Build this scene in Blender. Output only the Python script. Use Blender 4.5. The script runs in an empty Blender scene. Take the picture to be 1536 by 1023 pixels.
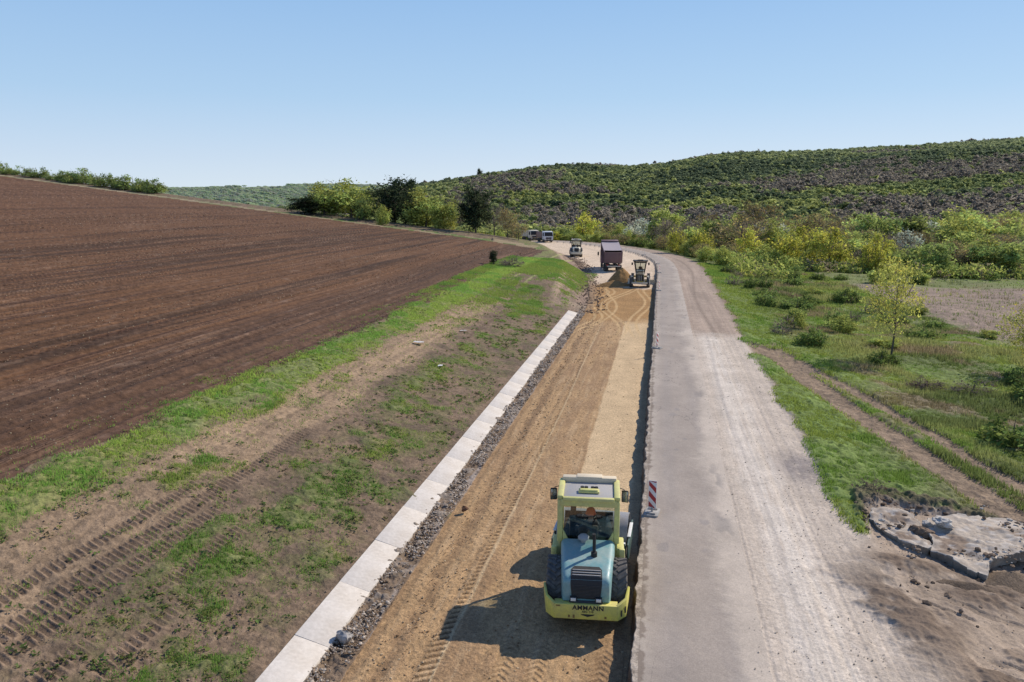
import bpy, bmesh, math, random
import numpy as np
from mathutils import Vector, Matrix
R = math.radians
scene = bpy.context.scene
COL = scene.collection
rnd = random.Random(7)
RNG = np.random.default_rng(11)

# ------------------------------------------------------------------ render / world / sun / camera
scene.view_settings.view_transform = 'Standard'
scene.view_settings.look = 'None'
scene.view_settings.exposure = 0
SUN_AZ, SUN_EL = R(55.0), R(38.0)          # azimuth clockwise from +Y
world = bpy.data.worlds.new("World"); scene.world = world
world.use_nodes = True
wn, wl = world.node_tree.nodes, world.node_tree.links
bg = wn['Background']
sky = wn.new('ShaderNodeTexSky'); sky.sky_type = 'NISHITA'; sky.sun_disc = False
sky.sun_elevation = SUN_EL; sky.sun_rotation = SUN_AZ
sky.altitude = 200; sky.air_density = 1.0; sky.dust_density = 0.4; sky.ozone_density = 1.5
# clear spring air: the physical sky, pulled towards the pale blue haze band that the day shows above the horizon
geo = wn.new('ShaderNodeTexCoord'); sep = wn.new('ShaderNodeSeparateXYZ'); wl.new(geo.outputs['Generated'], sep.inputs[0])
cr = wn.new('ShaderNodeValToRGB'); wl.new(sep.outputs['Z'], cr.inputs[0])
e = cr.color_ramp.elements
e[0].position = 0.0; e[0].color = (7.6, 8.9, 10.2, 1); e[1].position = 1.0; e[1].color = (.7, 1.6, 4.4, 1)
for ps, cc in ((.05, (6.4, 7.9, 9.9, 1)), (.12, (4.75, 6.95, 9.6, 1)), (.23, (3.45, 5.8, 9.2, 1)), (.5, (1.4, 2.8, 6.2, 1))):
    k = e.new(ps); k.color = cc
mx = wn.new('ShaderNodeMix'); mx.data_type = 'RGBA'; mx.inputs['Factor'].default_value = .85
wl.new(sky.outputs[0], mx.inputs['A']); wl.new(cr.outputs[0], mx.inputs['B'])
wl.new(mx.outputs['Result'], bg.inputs['Color']); bg.inputs['Strength'].default_value = 0.095
sl = bpy.data.lights.new('sun', 'SUN'); sl.energy = 5.0; sl.angle = R(0.5); sl.color = (1.0, 0.92, 0.80)
so = bpy.data.objects.new('sun', sl); COL.objects.link(so)
sd = Vector((math.sin(SUN_AZ)*math.cos(SUN_EL), math.cos(SUN_AZ)*math.cos(SUN_EL), math.sin(SUN_EL)))
so.rotation_euler = sd.to_track_quat('Z', 'Y').to_euler(); so.location = sd*200
CAM_H = 11.0
cam = bpy.data.cameras.new('camera'); co = bpy.data.objects.new('camera', cam); COL.objects.link(co)
cam.sensor_width = 36; cam.lens = 28.0; cam.clip_start = 0.5; cam.clip_end = 9000
co.location = (0, 0, CAM_H); co.rotation_euler = (R(90) - math.atan(211.5/1195), 0, 0)
scene.camera = co

# ------------------------------------------------------------------ numpy noise
def vnoise(x, y, seed=0):
    x = np.asarray(x, np.float64); y = np.asarray(y, np.float64)
    xi = np.floor(x); yi = np.floor(y); fx = (x-xi).astype(np.float32); fy = (y-yi).astype(np.float32)
    xi = xi.astype(np.int64); yi = yi.astype(np.int64)
    def h(a, b):
        n = ((a*374761393 + b*668265263 + seed*1274126177) & 0xffffffff).astype(np.uint32)
        n = (n ^ (n >> np.uint32(13)))*np.uint32(1274126177)
        n = (n ^ (n >> np.uint32(16)))*np.uint32(2246822519)
        n = n ^ (n >> np.uint32(15))
        return n.astype(np.float32)*np.float32(1/4294967295.0)
    fx = fx*fx*(3-2*fx); fy = fy*fy*(3-2*fy)
    a = h(xi, yi); b = h(xi+1, yi); c = h(xi, yi+1); d = h(xi+1, yi+1)
    return (a+(b-a)*fx)*(1-fy) + (c+(d-c)*fx)*fy
def fbm(x, y, o=4, seed=0, g=0.5):
    v = 0; a = 1.0; t = 0
    for k in range(o):
        v = v + a*vnoise(x*2**k+k*17.3, y*2**k-k*9.1, seed+k); t += a; a *= g
    return v/t
def ss(x, a, b):
    k = np.clip((x-a)/(b-a), 0, 1); return k*k*(3-2*k)
def band(x, a, b, w):
    return ss(x, a-w, a+w)*(1-ss(x, b-w, b+w))
def lerp(a, b, k): return a+(b-a)*k
def mixc(c, col, k):
    return c + (np.array(col, np.float32)-c)*np.asarray(k, np.float32)[..., None]

# ------------------------------------------------------------------ the road line: upper left edge of the asphalt, (s along, t to the right)
X0, Y0 = 2.77, 16.04
DX, DY = 0.1815, 0.9834
_ctrl = [(X0-DX*60, Y0-DY*60), (X0, Y0), (12.2, 67.1), (22.0, 120.2), (24.5, 137.0), (25.2, 149.0), (24.7, 161.0), (22.9, 174.0), (19.3, 188.0),
         (13.2, 202.0), (4.5, 213.0), (-9.0, 222.0), (-30, 231), (-60, 240), (-110, 252)]
def catmull(P, n=16):
    out = []
    P = [np.array(p, float) for p in P]
    for i in range(len(P)-1):
        p0 = P[i-1] if i else 2*P[0]-P[1]; p1, p2 = P[i], P[i+1]
        p3 = P[i+2] if i+2 < len(P) else 2*P[-1]-P[-2]
        for k in range(n):
            u = k/n
            out.append(0.5*((2*p1)+(-p0+p2)*u+(2*p0-5*p1+4*p2-p3)*u*u+(-p0+3*p1-3*p2+p3)*u**3))
    out.append(P[-1]); return np.array(out)
_curve = catmull(_ctrl[3:], 14)
EDGE = np.vstack([[_ctrl[0]], [_ctrl[1]], [_ctrl[2]], _curve])
_seg = EDGE[1:]-EDGE[:-1]; _sl = np.linalg.norm(_seg, axis=1)
_s0 = np.concatenate([[0], np.cumsum(_sl)])[:-1] - 60 + 16.3
S_END = _s0[-1]+_sl[-1]
def st_straight(X, Y):
    s = (X-X0)*DX+(Y-Y0)*DY+16.3; t = (X-X0)*DY-(Y-Y0)*DX
    return s, t
def st_of(X, Y):
    X = np.asarray(X, np.float64); Y = np.asarray(Y, np.float64)
    shp = X.shape; x = X.ravel(); y = Y.ravel()
    s, t = st_straight(x, y)
    need = np.where((y > 85) & (np.hypot(x, y) < 420))[0]
    for c in range(0, len(need), 40000):
        idx = need[c:c+40000]
        px = x[idx][:, None]; py = y[idx][:, None]
        best = np.full(len(idx), 1e18); bs = np.zeros(len(idx)); bt = np.zeros(len(idx))
        for i in range(1, len(_seg)):
            ax, ay = EDGE[i]; dx, dy = _seg[i]/_sl[i]
            rx = x[idx]-ax; ry = y[idx]-ay
            k = np.clip(rx*dx+ry*dy, 0, _sl[i])
            ex = rx-k*dx; ey = ry-k*dy; d2 = ex*ex+ey*ey
            m = d2 < best
            best = np.where(m, d2, best); bs = np.where(m, _s0[i]+k, bs)
            sg = np.where((rx*dy-ry*dx) >= 0, 1.0, -1.0)
            bt = np.where(m, sg*np.sqrt(d2), bt)
        s[idx] = bs; t[idx] = bt
    return s.reshape(shp), t.reshape(shp)
def road_pt(s, t):
    """world point and heading at (s, t)"""
    i = int(np.clip(np.searchsorted(_s0, s)-1, 0, len(_seg)-1))
    d = _seg[i]/_sl[i]; p = EDGE[i]+d*(s-_s0[i])
    return float(p[0]+t*d[1]), float(p[1]-t*d[0]), math.atan2(-d[0], d[1])   # rotation about z of +Y

LANE_S = np.array([0, 68, 78, 88, 102, 118, 135, 150, 168, 185, 205, 230, 300], float)
LANE_L = np.array([-6.80, -6.78, -6.95, -7.4, -8.6, -10.4, -12.8, -14.6, -15.6, -14.6, -12.0, -9.5, -8.0])
FA = np.array([3.0, 141.0]); FB = np.array([-128.0, 202.0])
_fd = (FB-FA)/np.linalg.norm(FB-FA); FN = np.array([-_fd[1], _fd[0]])
if FN[1] < 0: FN = -FN
def field_q(X, Y): return (X-FA[0])*FN[0]+(Y-FA[1])*FN[1]       # >0 beyond the far edge of the field

RIDGE_U = np.array([-600, 300, 450, 590, 700, 760, 820, 870, 940, 1000, 1060, 1130, 1250, 1400, 1536, 1800, 2300], float)
RIDGE_Y = np.array([318, 316, 306, 281, 265, 257, 249, 249, 253, 248, 238, 234, 231, 221, 212, 205, 200], float)
RIDGE_R = np.array([600, 600, 650, 700, 760, 780, 800, 830, 860, 880, 930, 980, 1040, 1080, 1100, 1100, 1100], float)
def hill_z(X, Y, det=True):
    r = np.hypot(X, Y); u = 768+1195*X/np.maximum(Y, 1.0)
    rA = np.interp(u, RIDGE_U, RIDGE_R); yA = np.interp(u, RIDGE_U, RIDGE_Y)
    ca = np.maximum(Y, 1.0)/np.maximum(r, 1.0)
    zA = CAM_H+(300-yA)/1195*rA*ca-5.0
    x = np.clip((r-235)/(rA-235), 0, None)
    g = np.where(x < 1, 0.45*x+0.55*x*x*(3-2*x), 1.0)
    und = (fbm(X/130, Y/130, 3, 41)-0.5)*26+(fbm(X/420, Y/300, 2, 45)-.5)*30
    z = -1.5+(zA+1.5)*g+und*np.clip(x, 0, 1)*np.clip(1.15-x, 0.0, 1)*np.clip((zA)/40, .15, 1)
    yB = 280-1.5*np.sin(u/60.)-2.0*ss(u, 300, 380)
    zB = CAM_H+(300-yB)/1195*2200*ca-6
    k = ss(r, rA+250, 2200)
    back = lerp(z-14*ss(r, rA, rA+250), zB, k)
    return np.where(r > rA, back, z)

def terrain(X, Y, s=None, t=None):
    if s is None: s, t = st_of(X, Y)
    _, tS = st_straight(X, Y)
    r = np.hypot(X, Y); q = field_q(X, Y)
    laneL = np.interp(s, LANE_S, LANE_L)
    # left of the lane
    a = laneL-t                                     # distance left of the lane edge
    near = np.interp(a, [0, .65, .8, 1.65, 4.2, 12.9, 16], [0, .05, .09, .34, .75, 2.5, 2.55])
    far = np.interp(a, [0, .5, 3.4, 5.0, 13, 16], [0, .15, 2.0, 2.3, 2.6, 2.7])
    k = ss(s, 76, 88)
    zl = lerp(near, far, k)
    fr = np.clip(-tS-19.3, 0, None)
    zl = zl+0.1*fr*ss(fr, 0, 3)
    zl = zl*(1-0.0) - 0.35*band(q, 4, 9, 2)*(a > 14)
    # right of the edge
    zr = np.interp(t, [0, .15, 2.9, 7.0, 9, 16, 40, 90], [.60, .60, .58, .44, .17, -.5, -1.3, -1.8])
    zr = zr+(fbm(X/9, Y/9, 3, 5)-.5)*.9*ss(t, 8, 16)
    lz = .36*ss(s, 100, 135)
    z = np.where(t > 0, zr, np.where(a > 0, zl+lz*(1-ss(a, 0, 4)), lz))
    hz = hill_z(X, Y)
    wl_ = ss(q, 10, 90)
    wr_ = ss(r, 205, 270)
    w = np.where(t > 0, wr_, np.where(a > 0, wl_, 0.0))
    w = np.where(r > 420, np.where(X < 0, ss(q, 10, 90), 1.0), w)
    return lerp(z, hz, w)
def zat(x, y):
    return float(terrain(np.array([x]), np.array([y]))[0])

# dirt yard at right: its upper boundary in world coordinates
YARD_X = [9.0, 11.4, 12.4, 13.4, 15.3, 16.8, 20.0, 45.0]
YARD_Y = [22.5, 24.0, 26.6, 27.3, 26.5, 25.6, 24.2, 20.0]
def yard_d(X, Y): return np.interp(X, YARD_X, YARD_Y)-Y      # >0 inside the yard
def rut_d(X, Y):
    """distance to the two ruts of the field track at right"""
    cA = np.interp(Y, [10, 26, 30, 34, 40, 46, 53, 58], [17.6, 17.8, 18.0, 17.95, 18.0, 18.05, 18.5, 16.4])
    cB = np.interp(Y, [10, 26, 31, 34, 38, 42, 47, 56, 60], [20.4, 20.4, 20.55, 20.2, 20.4, 20.3, 19.9, 19.4, 17.2])
    m = (Y < 59)
    return np.where(m, np.abs(X-cA), 99), np.where(m, np.abs(X-cB), 99)

# ------------------------------------------------------------------ green cover masks, shared by the ground colour and the grass blades
def green_left(X, Y, s, t):
    n = fbm(s*.22, t*.9, 4, 61); n2 = fbm(X*.9, Y*.9, 3, 63)
    e = (n-.5)*3.0
    g = band(t+e*.7, -19.3, -17.2, .45)*ss(n2+.36, .45, .72)
    g = np.maximum(g, band(t+e, -12.9, -10.8, .7)*ss(n2*.7+fbm(s*.07, t*.3, 2, 67)*.55, .60, .78)*ss(s, 16, 19.5))
    g = np.maximum(g, band(t+e, -11.0, -9.0, .8)*ss(n2, .58, .75)*.7)
    g = np.maximum(g, band(t+e, -16.4, -14.9, .35)*ss(s, 20.5, 22)*ss(fbm(s*.1+5, t*.2, 2, 69), .50, .60)*ss(n2, .4, .6)*(1-ss(s, 26, 34)*.75))
    farg = ss(s, 62, 84)
    n3 = fbm(X*.12, Y*.12, 3, 71)
    g = np.maximum(g, .85*farg*band(t, -24, -9.6, 1.2)*ss(n3*.7+n2*.5+(fbm(s*.05, t*.9, 3, 73)-.5)*.6, .46, .72))
    g = np.maximum(g, ss(s, 92, 104)*band(t, -24, -11.5, 1.0)*(.55+.4*ss(n, .4, .6)))
    g = np.maximum(g, ss(n2, .70, .82)*.5*(1-band(t, -17.4, -13.6, .4)))
    for t0 in (-14.15, -12.35, -15.0, -13.45): g = g*(1-.85*band(t, t0-.3, t0+.3, .08)*(1-ss(s, 25, 29)))
    return np.clip(g, 0, 1)
def green_right(X, Y, s, t):
    n = fbm(X*.5, Y*.5, 4, 81)
    edge = 6.75+(fbm(s*.35, s*0+3, 3, 83)-.5)*1.3+.35*ss(s, 60, 70)
    g = ss(t, edge, edge+.35)
    a, b = rut_d(X, Y)
    w = .33+.25*n
    wide = np.maximum(ss(Y, 41, 45), 0)
    tr = np.maximum(1-ss(a, w+.25+.15*wide, w+.75), 1-ss(b, w*.9, w+.5))
    tr = np.maximum(tr, .6*band(X+(n-.5)*1.5, 17.6, 20.6, .4)*(1-ss(Y, 30, 34)))
    tr = np.maximum(tr, band(Y-(X-17)*.8, 52, 57.5, 1.2)*(1-ss(X, 19.0, 22))*ss(n, .35, .5))
    g = g*(1-tr*ss(n+.5, .5, .7))
    yd = yard_d(X, Y)+(n-.5)*.8
    g = g*(1-ss(yd, -.25, .1))
    return np.clip(g, 0, 1), tr
# ------------------------------------------------------------------ node materials
def new_mat(name):
    m = bpy.data.materials.new(name); m.use_nodes = True
    nt = m.node_tree; b = nt.nodes['Principled BSDF']
    return m, nt, b
def N(nt, kind, **kw):
    n = nt.nodes.new(kind)
    for k, v in kw.items():
        if k in n.inputs: n.inputs[k].default_value = v
        else: setattr(n, k, v)
    return n
def noise_node(nt, scale, detail=6, rough=.6, vec=None):
    n = N(nt, 'ShaderNodeTexNoise', Scale=scale, Detail=detail, Roughness=rough)
    if vec is not None: nt.links.new(vec, n.inputs['Vector'])
    return n
def ramp(nt, src, lo, hi, c0, c1):
    r = N(nt, 'ShaderNodeMapRange'); r.inputs['From Min'].default_value = lo; r.inputs['From Max'].default_value = hi
    r.inputs['To Min'].default_value = c0; r.inputs['To Max'].default_value = c1
    nt.links.new(src, r.inputs['Value']); return r.outputs[0]
def mul_col(nt, col, val):
    m = N(nt, 'ShaderNodeVectorMath', operation='SCALE'); nt.links.new(col, m.inputs[0]); nt.links.new(val, m.inputs['Scale']); return m.outputs[0]
def ground_mat(name, sc=6.0, var=(.72, 1.3), bump=.35, bdist=.05, rough=.95, fine=40.0, fvar=(.85, 1.15), coarse=.9):
    m, nt, b = new_mat(name)
    at = N(nt, 'ShaderNodeAttribute', attribute_name='Col')
    tc = N(nt, 'ShaderNodeTexCoord')
    n1 = noise_node(nt, sc, 8, .65, tc.outputs['Object']); n2 = noise_node(nt, fine, 3, .6, tc.outputs['Object']); n3 = noise_node(nt, coarse, 4, .6, tc.outputs['Object'])
    c = mul_col(nt, at.outputs['Color'], ramp(nt, n1.outputs[0], .3, .7, *var))
    c = mul_col(nt, c, ramp(nt, n2.outputs[0], .3, .7, *fvar))
    c = mul_col(nt, c, ramp(nt, n3.outputs[0], .3, .7, .88, 1.12))
    nt.links.new(c, b.inputs['Base Color']); b.inputs['Roughness'].default_value = rough
    b.inputs['Specular IOR Level'].default_value = .15
    ad = N(nt, 'ShaderNodeMath', operation='ADD'); nt.links.new(n1.outputs[0], ad.inputs[0])
    m2 = N(nt, 'ShaderNodeMath', operation='MULTIPLY'); nt.links.new(n2.outputs[0], m2.inputs[0]); m2.inputs[1].default_value = .35
    nt.links.new(m2.outputs[0], ad.inputs[1])
    bp = N(nt, 'ShaderNodeBump', Strength=bump, Distance=bdist); nt.links.new(ad.outputs[0], bp.inputs['Height'])
    nt.links.new(bp.outputs[0], b.inputs['Normal'])
    return m
def leaf_mat(name, trans=.3):
    m, nt, b = new_mat(name)
    at = N(nt, 'ShaderNodeAttribute', attribute_name='Col')
    oi = N(nt, 'ShaderNodeObjectInfo')
    c = mul_col(nt, at.outputs['Color'], ramp(nt, oi.outputs['Random'], 0, 1, .82, 1.18))
    d = N(nt, 'ShaderNodeBsdfDiffuse'); tr = N(nt, 'ShaderNodeBsdfTranslucent'); mx = N(nt, 'ShaderNodeMixShader', Fac=trans)
    nt.links.new(c, d.inputs['Color']); nt.links.new(c, tr.inputs['Color'])
    nt.links.new(d.outputs[0], mx.inputs[1]); nt.links.new(tr.outputs[0], mx.inputs[2])
    nt.links.new(mx.outputs[0], nt.nodes['Material Output'].inputs['Surface'])
    return m
_pm = {}
def paint(name, col, rough=.4, dirt=.35, dirtcol=(.30, .22, .14), metal=0, sc=3.0, spec=.5):
    if name in _pm: return _pm[name]
    m, nt, b = new_mat(name)
    tc = N(nt, 'ShaderNodeTexCoord')
    n = noise_node(nt, sc, 8, .68, tc.outputs['Object'])
    n2 = noise_node(nt, sc*9, 4, .6, tc.outputs['Object'])
    f = ramp(nt, n.outputs[0], .36, .66, 0, dirt)
    mx = N(nt, 'ShaderNodeMix', data_type='RGBA'); mx.inputs['A'].default_value = (*col, 1); mx.inputs['B'].default_value = (*dirtcol, 1)
    nt.links.new(f, mx.inputs['Factor'])
    c = mul_col(nt, mx.outputs['Result'], ramp(nt, n2.outputs[0], .3, .7, .9, 1.08))
    nt.links.new(c, b.inputs['Base Color'])
    rr = ramp(nt, n.outputs[0], .35, .75, rough, min(1, rough+.4)); nt.links.new(rr, b.inputs['Roughness'])
    b.inputs['Metallic'].default_value = metal; b.inputs['Specular IOR Level'].default_value = spec
    bp = N(nt, 'ShaderNodeBump', Strength=.06, Distance=.01); nt.links.new(n2.outputs[0], bp.inputs['Height']); nt.links.new(bp.outputs[0], b.inputs['Normal'])
    _pm[name] = m; return m
def glass_mat():
    m, nt, b = new_mat('tinted_glass')
    tr = N(nt, 'ShaderNodeBsdfTransparent', Color=(.80, .85, .82, 1)); gl = N(nt, 'ShaderNodeBsdfGlossy', Roughness=.03)
    tc = N(nt, 'ShaderNodeTexCoord'); n = noise_node(nt, 4, 5, .6, tc.outputs['Object'])
    mx = N(nt, 'ShaderNodeMixShader'); nt.links.new(ramp(nt, n.outputs[0], .3, .8, .06, .16), mx.inputs[0])
    nt.links.new(tr.outputs[0], mx.inputs[1]); nt.links.new(gl.outputs[0], mx.inputs[2])
    nt.links.new(mx.outputs[0], nt.nodes['Material Output'].inputs['Surface'])
    return m
M_FIELD = ground_mat('ploughed_soil', 3.0, (.62, 1.38), .6, .10, fine=22, fvar=(.8, 1.2))
M_BANK = ground_mat('bank_earth', 4.0, (.66, 1.35), .6, .08, fine=26, fvar=(.75, 1.25))
M_LANE = ground_mat('graded_fill', 7.0, (.74, 1.26), .7, .06, fine=26, fvar=(.70, 1.30))
M_ASPH = ground_mat('worn_asphalt', 9.0, (.93, 1.07), .25, .02, fine=30, fvar=(.84, 1.16), rough=.85, coarse=.5)
M_SHOUL = ground_mat('dusty_gravel', 11.0, (.86, 1.14), .28, .025, fine=30, fvar=(.78, 1.22))
M_MEAD = ground_mat('meadow_ground', 2.2, (.6, 1.4), .6, .15, fine=14, fvar=(.75, 1.25), coarse=.3)
M_HILL = ground_mat('hill_ground', .12, (.6, 1.4), .3, .5, fine=.6, coarse=.02)
M_LEAF = leaf_mat('leaves', .47); M_FOREST = leaf_mat('forest_leaves', .58); M_GRASS = leaf_mat('grass_blades', .45)
M_STONE = ground_mat('loose_stone', 8, (.8, 1.2), .3, .02)
M_GLASS = glass_mat()
M_BARK = paint('bark', (.10, .085, .07), .95, .5, (.16, .14, .12), sc=6, spec=.1)
M_CONC = paint('cast_concrete', (.66, .60, .535), .9, .45, (.42, .35, .275), sc=1.1, spec=.15)

# ------------------------------------------------------------------ object helpers
def link(o, parent=None):
    COL.objects.link(o)
    if parent is not None: o.parent = parent
    return o
def tag(o, label, cat, group=None, kind=None):
    if label: o['label'] = label
    if cat: o['category'] = cat
    if group: o['group'] = group
    if kind: o['kind'] = kind
    return o
def thing(name, label, cat, loc=(0, 0, 0), rz=0.0, group=None):
    o = bpy.data.objects.new(name, None); o.empty_display_size = .3; link(o)
    o.location = loc; o.rotation_euler = (0, 0, rz)
    return tag(o, label, cat, group)
def copy_tree(o, parent=None):
    c = o.copy(); link(c, parent)
    if parent is not None: c.matrix_parent_inverse = o.matrix_parent_inverse.copy()
    for ch in list(o.children): copy_tree(ch, c)
    return c
class MB:
    """collects shapes into one bmesh"""
    def __init__(self): self.bm = bmesh.new()
    def _bev(self, geom_faces, w, seg=2):
        if w <= 0: return
        ed = list({e for f in geom_faces for e in f.edges})
        bmesh.ops.bevel(self.bm, geom=ed, offset=w, segments=seg, affect='EDGES', profile=.5)
    def poly(self, verts, faces, bev=0, M=None, seg=2):
        vs = [self.bm.verts.new((M @ Vector(v)) if M is not None else v) for v in verts]
        fs = [self.bm.faces.new([vs[i] for i in f]) for f in faces]
        bmesh.ops.recalc_face_normals(self.bm, faces=fs)
        self._bev(fs, bev, seg); return self
    def box(self, c, d, bev=.01, rot=None):
        x, y, z = d[0]/2, d[1]/2, d[2]/2
        v = [(-x, -y, -z), (x, -y, -z), (x, y, -z), (-x, y, -z), (-x, -y, z), (x, -y, z), (x, y, z), (-x, y, z)]
        M = Matrix.Translation(c)
        if rot: M = M @ Matrix.Rotation(rot[0], 4, 'X') @ Matrix.Rotation(rot[1], 4, 'Y') @ Matrix.Rotation(rot[2], 4, 'Z')
        return self.poly(v, [(0, 3, 2, 1), (4, 5, 6, 7), (0, 1, 5, 4), (1, 2, 6, 5), (2, 3, 7, 6), (3, 0, 4, 7)], bev, M)
    def prism(self, prof, axis, lo, hi, bev=.01, seg=2):
        """prof in the two other axes; axis 'x' -> (y,z), 'y' -> (x,z), 'z' -> (x,y)"""
        def p(a, b, c): return {'x': (c, a, b), 'y': (a, c, b), 'z': (a, b, c)}[axis]
        n = len(prof)
        v = [p(a, b, lo) for a, b in prof]+[p(a, b, hi) for a, b in prof]
        f = [tuple(range(n)), tuple(range(2*n-1, n-1, -1))]+[(i, (i+1) % n, n+(i+1) % n, n+i) for i in range(n)]
        return self.poly(v, f, bev, None, seg)
    def loft(self, rings, cap=True):
        n = len(rings[0]); vs = [[self.bm.verts.new(p) for p in r] for r in rings]; fs = []
        for a, b in zip(vs[:-1], vs[1:]):
            for i in range(n): fs.append(self.bm.faces.new((a[i], a[(i+1) % n], b[(i+1) % n], b[i])))
        if cap:
            fs.append(self.bm.faces.new(vs[0])); fs.append(self.bm.faces.new(vs[-1][::-1]))
        bmesh.ops.recalc_face_normals(self.bm, faces=fs); return self
    def lathe(self, prof, c, n=40, axis='x'):
        """prof: closed list of (radius, offset along axis)"""
        vs = []
        for k in range(n):
            a = 2*math.pi*k/n; ca, sa = math.cos(a), math.sin(a)
            row = []
            for r, o in prof:
                q = {'x': (o, r*ca, r*sa), 'y': (r*ca, o, r*sa), 'z': (r*ca, r*sa, o)}[axis]
                row.append(self.bm.verts.new((c[0]+q[0], c[1]+q[1], c[2]+q[2])))
            vs.append(row)
        fs = []; m = len(prof)
        for k in range(n):
            for i in range(m):
                fs.append(self.bm.faces.new((vs[k][i], vs[k][(i+1) % m], vs[(k+1) % n][(i+1) % m], vs[(k+1) % n][i])))
        bmesh.ops.recalc_face_normals(self.bm, faces=fs); return self
    def tube(self, pts, r, n=8):
        pts = [Vector(p) for p in pts]; rs = r if isinstance(r, (list, tuple)) else [r]*len(pts)
        rings = []
        for i, p in enumerate(pts):
            d = (pts[min(i+1, len(pts)-1)]-pts[max(i-1, 0)]).normalized()
            up = Vector((0, 0, 1)) if abs(d.z) < .9 else Vector((1, 0, 0))
            a = d.cross(up).normalized(); b = d.cross(a)
            rings.append([p+(a*math.cos(2*math.pi*k/n)+b*math.sin(2*math.pi*k/n))*rs[i] for k in range(n)])
        return self.loft(rings)
    def build(self, name, mat, parent=None, ang=35):
        me = bpy.data.meshes.new(name); self.bm.to_mesh(me); self.bm.free()
        me.materials.append(mat)
        me.polygons.foreach_set('use_smooth', np.ones(len(me.polygons), bool))
        me.set_sharp_from_angle(angle=R(ang))
        return link(bpy.data.objects.new(name, me), parent)
def mesh_np(name, V, F, mat, colors=None, parent=None, smooth=False, domain='FACE'):
    """V (n,3); F (m,k) with equal k"""
    me = bpy.data.meshes.new(name); V = np.ascontiguousarray(V, np.float32); F = np.ascontiguousarray(F, np.int32)
    k = F.shape[1]
    me.vertices.add(len(V)); me.vertices.foreach_set('co', V.ravel())
    me.loops.add(F.size); me.loops.foreach_set('vertex_index', F.ravel())
    me.polygons.add(len(F)); me.polygons.foreach_set('loop_start', np.arange(0, F.size, k, dtype=np.int32))
    try: me.polygons.foreach_set('loop_total', np.full(len(F), k, np.int32))
    except Exception: pass
    me.polygons.foreach_set('use_smooth', np.full(len(F), smooth, bool))
    if colors is not None:
        a = me.attributes.new('Col', 'FLOAT_COLOR', domain)
        c = np.ones((len(colors), 4), np.float32); c[:, :3] = colors
        a.data.foreach_set('color', c.ravel())
    me.update(calc_edges=True)
    me.materials.append(mat)
    return link(bpy.data.objects.new(name, me), parent)
def tri_mesh(name, T, cols, mat, parent=None):
    """T (n,3,3) loose triangles with a colour each"""
    return mesh_np(name, T.reshape(-1, 3), np.arange(len(T)*3).reshape(-1, 3), mat, cols, parent)
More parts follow.
